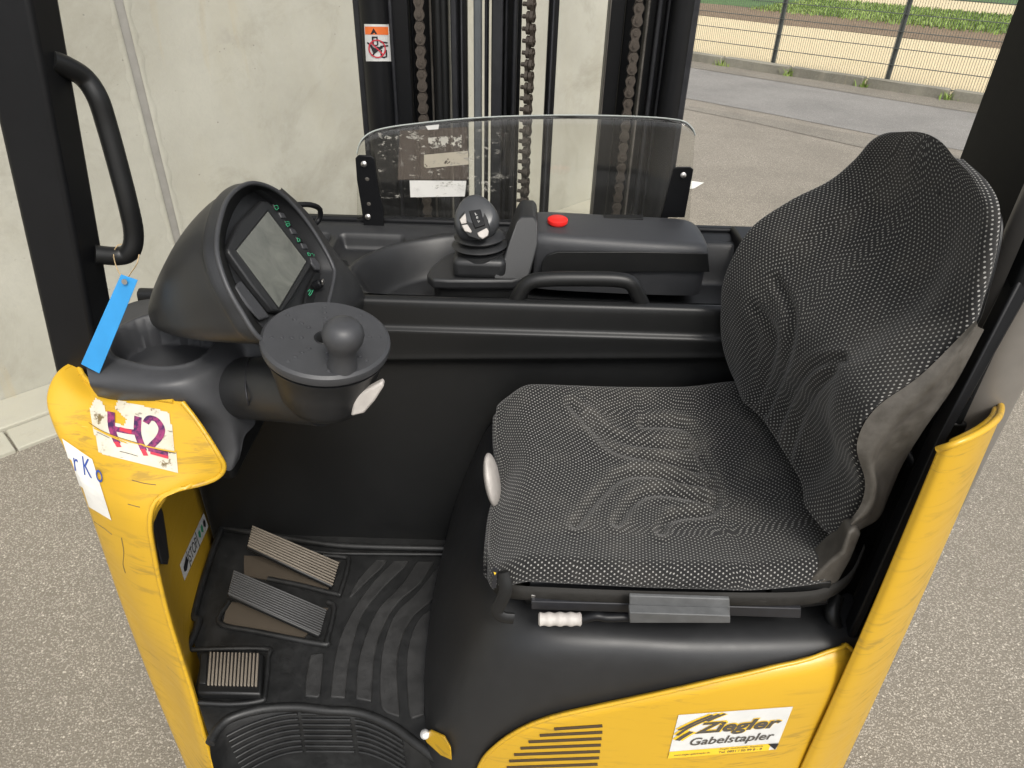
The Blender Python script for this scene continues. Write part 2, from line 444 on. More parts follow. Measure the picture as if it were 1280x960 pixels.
def m_asphalt(name, base, stone, lo=.35, var=1.0, sc=195, stain=True):
    m = NT(name); vo = m.n('ShaderNodeTexVoronoi'); vo.inputs['Scale'].default_value = sc; m.l(m.tc.outputs['Object'], vo.inputs['Vector'])
    hv = m.n('ShaderNodeSeparateColor'); m.l(vo.outputs['Color'], hv.inputs[0])
    edge = m.ramp(vo.outputs['Distance'], [(.30, 1.), (.62, 0.)])
    sel = m.ramp(hv.outputs[0], [(.15, 0.), (.5, .55), (.97, 1.)])
    c = m.mix(m.math('MULTIPLY', edge, sel), base, stone)
    vo2 = m.n('ShaderNodeTexVoronoi'); vo2.inputs['Scale'].default_value = sc*.55; m.l(m.tc.outputs['Object'], vo2.inputs['Vector'])
    h2 = m.n('ShaderNodeSeparateColor'); m.l(vo2.outputs['Color'], h2.inputs[0])
    big = m.math('MULTIPLY', m.ramp(vo2.outputs['Distance'], [(.22, 1.), (.42, 0.)]), m.ramp(h2.outputs[1], [(.88, 0.), (.92, 1.)]))
    c = m.mix(m.math('MULTIPLY', big, .8), c, tuple(min(1, x*1.45) for x in stone))
    if stain:
        lg = m.noise(.9, 6, .65, dist=.5); c = m.mix(m.ramp(lg, [(.42, 0.), (.68, .42)]), c, tuple(x*.6 for x in base))
    m.set(Base_Color=c, Roughness=.82); m.bump(m.math('ADD', edge, big), .5, .003); return m.m
ASPH = m_asphalt('gravelly_asphalt', (.19, .168, .134), (.44, .40, .335))
ROADM = m_asphalt('grey_road', (.195, .185, .17), (.36, .345, .315), sc=150)
BANDM = m_asphalt('damp_band', (.165, .148, .12), (.36, .33, .275), sc=150)
SANDM = m_asphalt('tan_gravel', (.56, .46, .28), (.72, .61, .40), sc=60, stain=False)
SOIL = m_asphalt('brown_soil', (.17, .115, .065), (.30, .22, .14), sc=25)
GRASSB = m_asphalt('grass_base', (.06, .12, .03), (.11, .20, .05), sc=18)
def m_grass():
    m = NT('grass_blades'); n = m.noise(1.4, 4); o = m.noise(30, 2)
    c = m.mix(m.ramp(n, [(.35, 0.), (.65, 1.)]), (.15, .25, .04), (.26, .35, .08)); c = m.mix(m.ramp(o, [(.5, 0.), (.7, .6)]), c, (.26, .25, .10))
    m.set(Base_Color=c, Roughness=.6); return m.m
GRASS = m_grass()
SEAL = simple('joint_sealant', (.27, .26, .235), .7)
WPAINT = simple('white_road_paint', (.72, .71, .66), .6)
FENCEM = simple('galvanised_grey_green', (.12, .13, .12), .5, .3)

# =================================================================== SETTING
def sheet(name, poly, z, mat, kind='structure', parent=None, cuts=0):
    o = mesh(name, [(p[0], p[1], z) for p in poly], [tuple(range(len(poly)))], mat, parent)
    if kind: o['kind'] = kind
    return o
sheet('ground', [(-150, -150), (150, -150), (150, 150), (-150, 150)], 0, ASPH)
A = W(0, 500, z=.03); B = W(742, 247, z=.03); A.z = B.z = 0
WD = (B-A).normalized(); WN = Vector((WD.y, -WD.x, 0))       # along the wall / out of the wall to the camera
KA = W(864, 77, z=0); KB = W(1220, 131, z=0); KD = (KB-KA).normalized(); KN = Vector((-KD.y, KD.x, 0))
if KN.y < 0: KN = -KN                                         # away from the camera, beyond the kerb
def kp(s, t): return KA+KD*s+KN*t
def strip(name, t0, t1, z, mat, s0=-30, s1=45, wob=0):
    n = 60 if wob else 1; lo = []; hi = []
    for i in range(n+1):
        s = s0+(s1-s0)*i/n
        lo.append(kp(s, t0+(wob*(math.sin(s*1.3)+.6*math.sin(s*3.1+1)) if wob else 0)))
        hi.append(kp(s, t1+(wob*(math.sin(s*1.7+2)+.6*math.sin(s*2.7)) if wob else 0)))
    v = lo+hi; f = [(i, i+1, n+2+i, n+1+i) for i in range(n)]
    o = mesh(name, [(p.x, p.y, z) for p in v], f, mat); o['kind'] = 'structure'; return o
# distances from the kerb read off the photograph along u=1000
def kt(u, v):
    p = W(u, v, z=0); return (p-KA).dot(KN)
strip('road', kt(1000, 150), kt(1000, 106), .004, ROADM, wob=.05)
strip('damp_road_edge', kt(1000, 107), .0, .008, BANDM, wob=.04)
strip('tyre_worn_band', kt(1000, 166), kt(1000, 157), .004, BANDM, wob=.12)
strip('gravel_field', .12, kt(1000, 34), .012, SANDM, wob=.02)
strip('soil_strip', kt(1000, 34), kt(1000, 17), .016, SOIL, wob=.09)
strip('grass_strip', kt(1000, 17), kt(1200, 17), .020, GRASSB, wob=.08)
strip('far_gravel_yard', kt(1200, 17)-.1, kt(1200, 17)+4, .024, SANDM, wob=.08)
strip('far_meadow', kt(1200, 17)+3.9, 120, .028, GRASSB, -130, 130)
# grass: real blades
def blades(name, n, area, h0, h1, zz, wd=.012):
    v, f = [], []
    for i in range(n):
        s, t = area(); b = kp(s, t); h = random.uniform(h0, h1); a = random.uniform(0, math.pi); dx, dy = math.cos(a)*wd, math.sin(a)*wd
        lx, ly = random.gauss(0, h*.35), random.gauss(0, h*.35); k = len(v)
        v += [(b.x-dx, b.y-dy, zz), (b.x+dx, b.y+dy, zz), (b.x+dx*.7+lx*.4, b.y+dy*.7+ly*.4, zz+h*.6), (b.x-dx*.7+lx*.4, b.y-dy*.7+ly*.4, zz+h*.6), (b.x+lx, b.y+ly, zz+h)]
        f += [(k, k+1, k+2, k+3), (k+3, k+2, k+4)]
    return mesh(name, v, f, GRASS, kind='stuff')
t0g = kt(1000, 18); t1g = kt(1200, 17)
def ga():
    while True:
        s, t = random.uniform(-3, 12), random.uniform(t0g-.5, t1g)
        if t > t0g or random.random() < .25: return s, t
o = blades('grass', 26000, ga, .03, .10, .03, .018); tag(o, 'strip of green grass beyond the tan gravel behind the fence', 'grass')
# kerb: separate stones with weeds in the joints
kerb = empty('kerb', kp(0, 0), kind='structure')
L = (W(990, 94, z=0)-W(905, 82, z=0)).length
s = (W(905, 82, z=0)-KA).dot(KD)-L*3
prevme = None; joints = []
while s < 14:
    bm = bmesh.new(); rot = Matrix.Rotation(math.atan2(KD.y, KD.x)+random.uniform(-.006, .006), 3, 'Z')
    c = kp(s+L/2, .07+random.uniform(-.012, .012)); bmbox(bm, (c.x, c.y, .05), (L-.06, .14, .15), rot)
    bmesh.ops.subdivide_edges(bm, edges=bm.edges, cuts=3)
    for vv in bm.verts: vv.co += Vector([random.gauss(0, .0025) for _ in range(3)])
    o = bmobj('kerb_stone', bm, KERB, kerb); o.matrix_parent_inverse = Matrix.Translation(-kerb.location); bevel(o, .008, 2)
    joints.append(s); s += L
def wa():
    j = random.choice(joints); return j+random.gauss(0, .05), .03+random.gauss(0, .05)
o = blades('joint_weeds', 1100, wa, .03, .12, 0, .008); tag(o, 'tufts of weeds growing in the gaps of the kerb stones', 'weeds')
def wb():
    return random.uniform(-3, 2.2), .16+abs(random.gauss(0, .06))
o = blades('kerb_weeds', 2500, wb, .04, .10, .01, .008); tag(o, 'thin weeds growing along the back of the kerb', 'weeds')

# wire mesh fence
fence = empty('wire_mesh_fence', kp(0, .2), 'grey green double wire mesh fence standing behind the concrete kerb', 'fence')
def fpar(o): o.parent = fence; o.matrix_parent_inverse = Matrix.Translation(-fence.location); return o
ft = .2
def fs(u, v):
    d = ray(u, v); p0 = kp(0, ft); tt = (p0-CAM).dot(KN)/d.dot(KN); return (CAM+d*tt-KA).dot(KD), (CAM+d*tt).z
s1, s2 = fs(965, 80)[0], fs(1108, 100)[0]; SP = s2-s1
posts = [s1+SP*i for i in range(-3, 6)]
for i, s in enumerate(posts):
    p = kp(s, ft+.03)
    o = box('post', (p.x, p.y, .98), (.06, .04, 2.0), FENCEM, rot=Matrix.Rotation(math.atan2(KD.y, KD.x), 3, 'Z'), bev=.004); fpar(o)
    if i == len(posts)-1: break
    bm = bmesh.new(); z0 = .07
    N = 50
    for k in range(N+1):
        a = kp(s+SP*k/N, ft); bmbox(bm, (a.x, a.y, z0+.93), (.0042, .0042, 1.86))
    rz = Matrix.Rotation(math.atan2(KD.y, KD.x), 3, 'Z')
    for k in range(10):
        for side in (-.006, .006):
            a = kp(s+SP/2, ft+side); bmbox(bm, (a.x, a.y, z0+.02+.2*k), (SP, .008, .008), rz)
    o = bmobj('wire_mesh', bm, FENCEM); o['kind'] = 'stuff'; fpar(o)

# concrete wall of cast panels
wall = empty('concrete_wall', A, 'tall weathered cast concrete wall with a sealed vertical joint behind the forklift', 'wall')
def wpar(o): o.parent = wall; o.matrix_parent_inverse = Matrix.Translation(-A); return o
def wallhit(u, v):
    d = ray(u, v); t = (A-CAM).dot(WN)/d.dot(WN); return (CAM+d*t-A).dot(WD)
sj = (wallhit(150, 20)+wallhit(205, 220))/2; send = wallhit(800, 200)
wrot = Matrix.Rotation(math.atan2(WD.y, WD.x), 3, 'Z')
def wpanel(a, b):
    c = A+WD*(a+b)/2-WN*.12
    o = box('wall_panel', (c.x, c.y, 2.0), (b-a-.036, .24, 4.2), CONC, rot=wrot, bev=.006); wpar(o)
    return o
wpanel(sj-3.2, sj); wpanel(sj, send); wpanel(sj-6.4, sj-3.2)
for q in (sj, sj-3.2):
    c = A+WD*q-WN*.10; o = box('joint_sealant', (c.x, c.y, 2.0), (.044, .19, 4.15), SEAL, rot=wrot); wpar(o)
# ragged mortar lips beside the joint
for side in (-1, 1):
    v, f = [], []
    n = 200
    for i in range(n+1):
        z = 4.0*i/n; wv = .012+.012*abs(math.sin(i*.37)+math.sin(i*.93+side))*.6+random.uniform(0, .006)
        for k, (ww, dd) in enumerate(((.017, .0006), (.020, .003), (.018+wv*.6, .003), (.019+wv, .0006))):
            p = A+WD*(sj+side*ww)+WN*dd; v.append((p.x, p.y, z))
    for i in range(n):
        for k in range(3): f.append((4*i+k, 4*i+k+1, 4*i+k+5, 4*i+k+4))
    wpar(mesh('mortar_lip', v, f, CONC, smooth=True))
# footing strip: smooth haunch then paving blocks
foot = empty('wall_footing', A, kind='structure')
def fo(o): o.parent = foot; o.matrix_parent_inverse = Matrix.Translation(-A); return o
def distw(u, v): return (W(u, v, z=.02)-A).dot(WN)
da, db = distw(40, 524), distw(40, 553)
q = -4.0; k = 0
js = (W(12, 548, z=.02)-A).dot(WD)
hl = send-.03+6; c = A+WD*(send-.03-hl/2)+WN*da/2; fo(box('footing_haunch', (c.x, c.y, .005), (hl, da, .05), SLAB, rot=wrot, bev=.006))
q = js-3.0*3
while q < send-.9:
    ln = 1.0; c = A+WD*(q+ln/2)+WN*(da+(db-da)/2)
    fo(box('paving_block', (c.x, c.y, .0+random.uniform(-.002, .002)), (ln-.008, db-da-.006, .036), SLAB, rot=wrot, bev=.005)); q += ln
# white paint corner on the asphalt
pp = [W(858, 226, z=0), W(880, 229, z=0), W(868, 236, z=0), W(846, 240, z=0)]
o = sheet('ground_marking', pp, .005, WPAINT)

# =================================================================== REACH TRUCK
T = empty('reach_truck', (0, 1.2, 0), 'yellow and black reach truck with open driver cabin, dotted seat and H2 sticker', 'forklift')
TI = Matrix.Translation(-T.location)
def part(o): o.parent = T; o.matrix_parent_inverse = TI; return o
def sub(o, par):
    o.parent = par; return o      # part meshes are in world coordinates, so no inverse is needed

# ---- chassis and structure that closes the truck
part(box('chassis', (-.06, 1.40, .27), (1.30, .92, .30), METB, bev=.02))
part(box('battery_box', (-.06, 1.42, .77), (1.26, .34, .66), METB, bev=.01))
for x in (-.62, .52):
    part(cyl('wheel', (x-.06, 1.5, .13), (x+.06, 1.5, .13), .13, BLK, bev=.015))
part(box('load_leg', (-.62, 2.3, .13), (.12, 1.2, .12), METB, bev=.01)); part(box('load_leg', (.50, 2.3, .13), (.12, 1.2, .12), METB, bev=.01))

# ---- floor mat
FZ = .55
def fl(u, v, z=FZ): return W(u, v, z=z)
step_y = .79
fpoly = [(-.70, 1.215), (-.70, .70)]
ridge = [(263, 925), (272, 908), (290, 893), (330, 882), (372, 880), (410, 884), (450, 887), (490, 903), (522, 926), (556, 952)]
ridge_w = cr([fl(u, v) for u, v in ridge], 5)
poly = [Vector((-.70, 1.215, FZ)), Vector((-.668, 1.05, FZ)), Vector((-.645, .93, FZ)), Vector((-.600, .86, FZ)), Vector((-.588, .80, FZ))]+ridge_w+[Vector((0, ridge_w[-1].y, FZ)), Vector((0, 1.215, FZ))]
mat_ = part(prism('floor_mat', poly, (0, 0, -.03), MATB))
sub(tube('rolled_edge', [p+Vector((0, -.004, -.004)) for p in ridge_w], .009, MATB, n=1, seg=10), mat_)
def rib(px, h=.0045):
    pts = cr([fl(u, v, FZ+h) for u, v in px], 1, True)
    o = prism('raised_rib', [fl(u, v, FZ+h) for u, v in px], (0, 0, -h-.002), RIB); bevel(o, .0025, 2, 25); return sub(o, mat_)
def z8(L): return [(200+a/2.823, 620+b/2.823) for a, b in L]
def smoothpx(L, R_):
    a = cr([Vector((x, y, 0)) for x, y in L], 5); b = cr([Vector((x, y, 0)) for x, y in R_], 5)
    return [(p.x, p.y) for p in a]+[(p.x, p.y) for p in reversed(b)]
rib(smoothpx(z8([(762, 224), (715, 275), (683, 320), (667, 356)]), z8([(800, 224), (785, 248), (740, 290), (672, 357)])))
rib(smoothpx(z8([(825, 226), (745, 310), (682, 400), (634, 500), (612, 600), (601, 708)]), z8([(878, 226), (850, 262), (785, 325), (715, 415), (683, 510), (664, 600), (652, 712)])))
rib(smoothpx(z8([(908, 228), (852, 310), (768, 400), (722, 500), (697, 600), (691, 713)]), z8([(968, 230), (920, 305), (842, 372), (790, 455), (757, 560), (745, 724)])))
rib(smoothpx(z8([(985, 240), (905, 340), (832, 412), (795, 500), (778, 600), (782, 742), (840, 778)]), z8([(1012, 262), (975, 350), (895, 422), (852, 505), (836, 600), (846, 772)])))
rib(smoothpx(z8([(990, 372), (920, 425), (886, 490), (870, 580), (875, 740), (888, 785)]), z8([(1010, 390), (975, 450), (955, 560), (945, 650), (932, 770)])))
rib(z8([(530, 558), (578, 552), (574, 600), (565, 700), (556, 710), (512, 705), (514, 640)]))
# step riser with ventilation slots, and step plate
rows = []
for z, dy, sx in ((FZ-.002, 0, 1), (.53, -.012, 1), (.50, -.020, .99), (.42, -.035, .97), (.345, -.05, .95)):
    rows.append([Vector((-.33+(p.x+.33)*sx, p.y+dy, z)) for p in ridge_w[::3]])
rs = part(surf('step_riser', rows, MATB, nu=3, nv=4))
TREE_R = bvh_of(rs)
for (x0, x1, y0a, y1a, n, cv) in ((283, 372, 893, 0, 8, 1), (377, 437, 892, 0, 8, 0), (443, 503, 893, 0, 8, -1)):
    for i in range(n):
        v0 = y0a+i*6.6; L2 = []
        for k in range(9):
            t = k/8; u = x0+(x1-x0)*t
            if cv == 1: v = v0+28*(1-t)**1.8-1; u = u+ (i*2.0)*(1-t)+i*1.0
            elif cv == 0: v = v0+t*.5; u = u+i*.9+ (0)
            else: v = v0+26*t**1.5; u = u+i*.9
            p = stick((u, v), TREE_R, .0015)
            if p is not None: L2.append(p)
        if len(L2) > 3: sub(tube('louvre', L2, .0028, MATB, n=1, seg=8), rs)
part(box('step_plate', (-.30, .66, .34), (.62, .20, .03), RIB, bev=.012))
# mat upstand along the wall and left panel
part(tube('mat_edge', [fl(272, 658, .565), fl(330, 668, .565), fl(400, 679, .565), fl(450, 683, .565), fl(570, 686, .565)], .007, MATB))
part(tube('mat_edge', [fl(330, 678, .556), fl(400, 690, .556), fl(440, 692, .556), fl(560, 693, .556)], .004, MATB))
part(tube('mat_edge', [fl(279, 655, .565), fl(262, 700, .565), fl(243, 765, .565), fl(248, 778, .565), fl(228, 825, .565)], .007, MATB))
# pedals
def pedal(a, b, c, d, nr, mat, wellpx, rimpx):
    """a,b = far/near corner of the raised end, c,d = far/near corner at the hinge (pixels)"""
    zr, zl = .635, .572
    A_, B_ = fl(*a, zr), fl(*b, zr); C_, D_ = fl(*c, zl), fl(*d, zl)
    up = (C_-A_).cross(B_-A_).normalized(); up = up if up.z > 0 else -up
    base = part(prism('pedal', [A_, C_, D_, B_], -up*.010, BLK, bev=.003))
    for i in range(nr):
        t = (i+.5)/nr; p, q = A_.lerp(B_, t), C_.lerp(D_, t); wv = (A_-B_).length/nr*.52; sd_ = (B_-A_).normalized()
        e = [p-sd_*wv/2, q-sd_*wv/2, q+sd_*wv/2, p+sd_*wv/2]
        sub(prism('tread_rib', [x+up*.0045 for x in e], -up*.005, mat, bev=.0012, seg=1), base)
    sub(prism('dirty_well', [fl(*p, .556) for p in wellpx], (0, 0, -.004), DIRT), mat_)
    sub(tube('well_rim', [fl(*p, .557) for p in rimpx], .0055, MATB, n=4), mat_)
def z5(L): return [(230+a/5.335, 640+b/5.335) for a, b in L]
pedal(*z5([(455, 92), (420, 232), (1034, 338), (990, 497)]), 9, PEDT, z5([(400, 290), (400, 420), (960, 520), (1040, 330)]),
      z5([(560, 445), (760, 485), (1010, 545), (1045, 530), (1098, 330), (1060, 300), (930, 290)]))
pedal(*z5([(330, 390), (290, 552), (952, 655), (905, 826)]), 11, PEDG, z5([(290, 600), (258, 752), (800, 835), (960, 640)]),
      z5([(300, 600), (235, 740), (500, 800), (920, 880), (955, 850), (1002, 640), (960, 600)]))
# brake pad on the left
b0 = [fl(*p, .575) for p in ((250, 814), (329, 816), (326, 868), (246, 866))]
bp = part(prism('brake_pedal', b0, (0, 0, -.02), BLK, bev=.004))
for i in range(14):
    t0 = .16+.80*i/14; t1 = t0+.034
    q = [b0[0].lerp(b0[1], t0), b0[0].lerp(b0[1], t1), b0[3].lerp(b0[2], t1), b0[3].lerp(b0[2], t0)]
    q = [q[0].lerp(q[3], .04), q[1].lerp(q[2], .04), q[1].lerp(q[2], .84), q[0].lerp(q[3], .84)]
    sub(prism('pad_rib', [p+Vector((0, 0, .005)) for p in q], (0, 0, -.005), PEDT, bev=.001, seg=1), bp)
q = [b0[0].lerp(b0[1], .03), b0[0].lerp(b0[1], .13), b0[3].lerp(b0[2], .13), b0[3].lerp(b0[2], .03)]
q = [q[0].lerp(q[3], .08), q[1].lerp(q[2], .08), q[1].lerp(q[2], .80), q[0].lerp(q[3], .80)]
sub(prism('name_strip', [p+Vector((0, 0, .003)) for p in q], (0, 0, -.003), MATB, bev=.001), bp)
sub(tube('well_rim', [fl(238, 812, .556), fl(330, 811, .556), fl(335, 822, .556), fl(331, 868, .556), fl(325, 876, .556), fl(290, 880, .556), fl(246, 878, .556)], .005, MATB, n=4), mat_)

# ---- inner wall and console rim (swept profile)
YW = 1.215
xs = [-.72, -.45, -.30, -.15, 0, .2, .4, .52, .60]
def prof(x):
    zr = 1.187; r = (x+.3)/.85
    zl = 1.052+.034*max(0, min(1, r))**1.0
    return [(1.15, 1.245), (1.180, 1.240), (1.187, 1.230), (1.187, 1.222), (1.180, 1.213), (1.15, 1.211), (1.133, 1.210), (1.127, 1.203), (1.120, 1.201),
            (zl+.02, 1.204), (zl+.008, 1.203), (zl+.002, 1.206), (zl-.012, 1.222), (zl-.04, 1.226), (.9, 1.222), (.7, 1.216), (.5, 1.214)]
G = [[Vector((x, y, z)) for x in xs] for z, y in zip(*[list(k) for k in zip(*prof(0))])]
G = []
for i in range(len(prof(0))):
    G.append([Vector((x, prof(x)[i][1], prof(x)[i][0])) for x in xs])
part(grid_mesh('inner_wall', grid_pts(G, 3, 3), BLK, smooth=50))
# ---- console tray as a moulded sheet with real pockets
def rbox(x, y, x0, x1, y0, y1, r):
    cx, cy = (x0+x1)/2, (y0+y1)/2; qx = abs(x-cx)-(x1-x0)/2+r; qy = abs(y-cy)-(y1-y0)/2+r
    return math.hypot(max(qx, 0), max(qy, 0))+min(max(qx, qy), 0)-r
def sst(a, b, t): t = max(0, min(1, (t-a)/(b-a))); return t*t*(3-2*t)
def tray_z(x, y):
    z = 1.187+.018*sst(1.50, 1.56, y)
    d = rbox(x, y, -.335, .75, 1.16, 1.515, .21); z0 = -.07*sst(.0, -.05, d)
    if y < 1.262 : z0 *= sst(1.236, 1.262, y)
    p2 = max(rbox(x, y, -.40, -.25, 1.30, 1.525, .012), -(d-.018)); z0 = min(z0, -.028*sst(0, -.014, p2))
    p1 = rbox(x, y, -.50, -.415, 1.40, 1.525, .012); z0 = min(z0, -.03*sst(0, -.012, p1))
    return z+z0+.008*math.exp(-((d-.004)/.010)**2)*(1 if y > 1.27 else 0)
nx, ny = 300, 100; G = []
for j in range(ny+1):
    y = 1.238+(1.565-1.238)*j/ny; G.append([Vector((-.62+1.20*i/nx, y, tray_z(-.62+1.20*i/nx, y))) for i in range(nx+1)])
part(grid_mesh('console_tray', G, DASH, smooth=70))
part(box('tray_back_rail', (-.02, 1.578, 1.19), (1.24, .024, .05), METB, bev=.006))
part(box('tray_end_block', (.56, 1.40, 1.18), (.14, .36, .08), METB, bev=.01))

# ---- seat pedestal (dark moulded cover)
def prow(z, L): return [Vector((x, y, z)) for x, y in L]
rows = [prow(.905, [(.0, 1.2), (.01, 1.0), (.04, .86), (.09, .76), (.2, .73), (.35, .73), (.48, .75), (.55, .78)]),
        prow(.915, [(-.02, 1.205), (-.015, 1.02), (.01, .84), (.07, .725), (.2, .695), (.35, .695), (.5, .71), (.585, .735)]),
        prow(.90, [(-.045, 1.205), (-.045, 1.02), (-.03, .81), (.04, .685), (.2, .662), (.35, .662), (.5, .675), (.585, .70)]),
        prow(.84, [(-.07, 1.205), (-.075, 1.0), (-.065, .79), (.0, .668), (.2, .645), (.35, .645), (.5, .662), (.56, .70)]),
        prow(.70, [(-.115, 1.205), (-.125, 1.0), (-.115, .775), (-.045, .655), (.2, .634), (.35, .634), (.5, .662), (.545, .70)]),
        prow(.55, [(-.145, 1.205), (-.16, 1.0), (-.145, .77), (-.085, .66), (.2, .628), (.35, .628), (.5, .660), (.545, .70)]),
        prow(.30, [(-.155, 1.205), (-.17, 1.0), (-.15, .76), (-.10, .66), (.2, .625), (.35, .625), (.5, .660), (.545, .70)])]
ped = part(surf('seat_pedestal', rows, DASH, nu=8, nv=6))
PT = bvh_of(ped)
part(prism('foot_guard', [stick(p, PT, .009, True) for p in ((534, 917), (545, 912), (560, 917), (567, 930), (568, 945), (556, 939), (540, 926))], (0, .006, -.004), YEL, bev=.002))
gb_ = stick((540, 915), PT, .013, True)
part(lathe('bolt', [(.0, .0), (.0085, 0), (.0085, .004), (.005, .006), (.0, .006)], gb_, (CAM-gb_).normalized(), STEEL, seg=16))
# yellow side panel hugging the pedestal below its curved edge
edge = cr([Vector((u, v, 0)) for u, v in [(590, 990), (602, 948), (622, 925), (650, 906), (690, 890), (750, 876), (820, 861), (900, 843), (960, 830), (1010, 819), (1045, 808), (1055, 806), (1061, 812)]], 5)
G = []
def ped_y(x, z):
    h, n, i, t = PT.ray_cast(Vector((x, 0, z)), Vector((0, 1, 0))); return h.y if h else .70
top_ = [stick((e.x, e.y), PT, .010, True) for e in edge]
for k in range(25):
    t = k/24; row = []
    for p in top_:
        z = p.z+(.28-p.z)*t; row.append(Vector((p.x, min(p.y, ped_y(p.x, z)-.010) if k else p.y, z)))
    G.append(row)
side = part(grid_mesh('side_panel', G, YEL, smooth=60)); solid(side, .006, -1)
SP_T = bvh_of(side)
part(tube('panel_edge', [p for p in G[0][1:-1:2]], .0032, YEL, n=2, seg=8))
# louvre slots in the yellow panel
SLOTM = INK
for i, (x0, x1, v) in enumerate([(693, 753, 909), (675, 753, 917), (661, 752, 925), (651, 751, 933), (643, 750, 941), (637, 749, 949), (634, 747, 957), (632, 745, 965)]):
    L2 = [stick((x0+(x1-x0)*k/8, v+1.5-4*k/8), SP_T, .0006) for k in range(9)]
    if all(L2): sub(tube('vent_slot', L2, .0027, simple('slot_shadow_gap', (.045, .026, .008), .8) if i == 0 else bpy.data.materials['slot_shadow_gap'], n=1, seg=8), side)

# ---- seat: cushion
seat = part(bpy.data.objects.new('seat', None)); C.objects.link(seat)
def z6(L): return [(580+a/2.37, 420+b/2.37) for a, b in L]
GRV = [z6([(535, 258), (600, 258), (660, 268), (688, 300), (700, 350), (738, 430), (748, 500), (720, 522), (650, 528), (600, 545), (585, 575)]),
       z6([(370, 240), (430, 290), (500, 316), (600, 322), (684, 325)]), z6([(320, 200), (380, 270), (450, 332), (560, 358), (650, 378), (700, 405)]),
       z6([(330, 555), (400, 470), (470, 412), (560, 405), (650, 425), (725, 438)]), z6([(455, 550), (500, 490), (560, 460), (660, 470), (742, 492)])]
BG = [[(969, 350), (984, 375), (990, 400), (984, 440), (968, 485), (956, 515)], [(942, 383), (958, 400), (967, 424), (960, 465), (946, 500)],
      [(1052, 449), (1020, 455), (1003, 470), (985, 500), (972, 530), (962, 560)], [(1042, 462), (1020, 486), (1000, 520), (986, 560), (978, 590)],
      ]
def segd(p, L):
    m = 1e9
    for (x0, y0), (x1, y1) in zip(L, L[1:]):
        dx, dy = x1-x0, y1-y0; t = max(0, min(1, ((p[0]-x0)*dx+(p[1]-y0)*dy)/(dx*dx+dy*dy)))
        m = min(m, math.hypot(p[0]-x0-t*dx, p[1]-y0-t*dy))
    return m
def smp(L, n=4): return [(p.x, p.y) for p in cr([Vector((a, b, 0)) for a, b in L], n)]
GRV = [smp(g) for g in GRV]; BG = [smp(g) for g in BG]
WEAR = {}
def grooves(p, n, LL, dep, wpx, key=None):
    px = proj(p); g = 0; wr = 0
    for L in LL:
        x0, x1, y0, y1 = L[-1]; m = wpx*3.2
        if px[0] < x0-m or px[0] > x1+m or px[1] < y0-m or px[1] > y1+m: continue
        d = segd(px, L[:-1])
        if d < m: g += -math.exp(-(d/wpx)**2)+.3*math.exp(-((d-wpx*2)/(wpx*.8))**2); wr = max(wr, math.exp(-((d-wpx*1.5)/(wpx*.7))**2))
    if key is not None: WEAR[key] = wr
    return p+n*dep*max(-1.1, min(.8, g))
for LL in (GRV, BG):
    for L in LL: L.append((min(q[0] for q in L), max(q[0] for q in L), min(q[1] for q in L), max(q[1] for q in L)))
def set_wear(o, nc):
    at = o.data.attributes.new('wear', 'FLOAT', 'POINT')
    for (i, j), v in WEAR.items(): at.data[i*nc+j].value = v
    WEAR.clear()
rows = []
# explicit cushion outline: for each x station the near and far edge from the photo
ST = [(614, 640, .78, 617, 498, 1.12), ]
# (x, y_near, y_far)
stn = [(-.030, .775, 1.145), (-.028, .742, 1.170), (-.018, .718, 1.181), (.0, .708, 1.183), (.05, .702, 1.187), (.12, .70, 1.187), (.2, .698, 1.187), (.28, .698, 1.19), (.36, .698, 1.195), (.42, .70, 1.20), (.455, .705, 1.20), (.485, .72, 1.20), (.505, .755, 1.195), (.52, .80, 1.19)]
NV = 190; st2 = cr([Vector(a) for a in stn], 17)
G = []
EX = 0
def cush_z(x, s):
    """s -1 near .. 1 far"""
    z = 1.004
    z += .034*abs(s)**3.0
    z -= .016*math.exp(-((x-.24)/.16)**2)*math.exp(-(s/.55)**2)
    z += .02*sst(.33, .47, x)*(1-.3*abs(s))
    z -= .045*sst(.05, -.035, x)**1.6
    return z
for a in st2:
    row = []; x = a.x
    for k in range(NV+1):
        q = -1+2*k/NV; s_ = math.sin(q*math.pi/2)*.35+q*.65
        y = (a.y+a.z)/2+(a.z-a.y)/2*s_
        r = max(0, (abs(s_)-.88)/.12)
        z = cush_z(x, s_)-.026*(1-math.sqrt(max(0, 1-r*r)))
        row.append(Vector((x+.016*math.exp(-((y-.985)/.07)**2)*(1-sst(-.03, .06, x)), y, z)))
    # skirt
    n0, n1 = row[0], row[-1]
    row = [n0+Vector((0, .006, -.020)), n0+Vector((0, -.001, -.013)), n0+Vector((0, -.002, -.005))]+row+[n1+Vector((0, .004, -.014)), n1+Vector((0, 0, -.05))]
    G.append(row)
f0 = G[0]
G = [[p+Vector((.012, 0, -.055)) for p in f0], [p+Vector((-.006, 0, -.028)) for p in f0], [p+Vector((-.006, 0, -.010)) for p in f0]]+G
for i in range(3, len(G)):
    for j in range(4, len(G[0])-4):
        p = G[i][j]
        if .03 < p.x < .42: G[i][j] = grooves(p, Vector((0, 0, 1)), GRV, .009, 5.2, (i, j))
cush = sub(grid_mesh('cushion', G, FAB, smooth=180, uv=True), seat); set_wear(cush, len(G[0]))
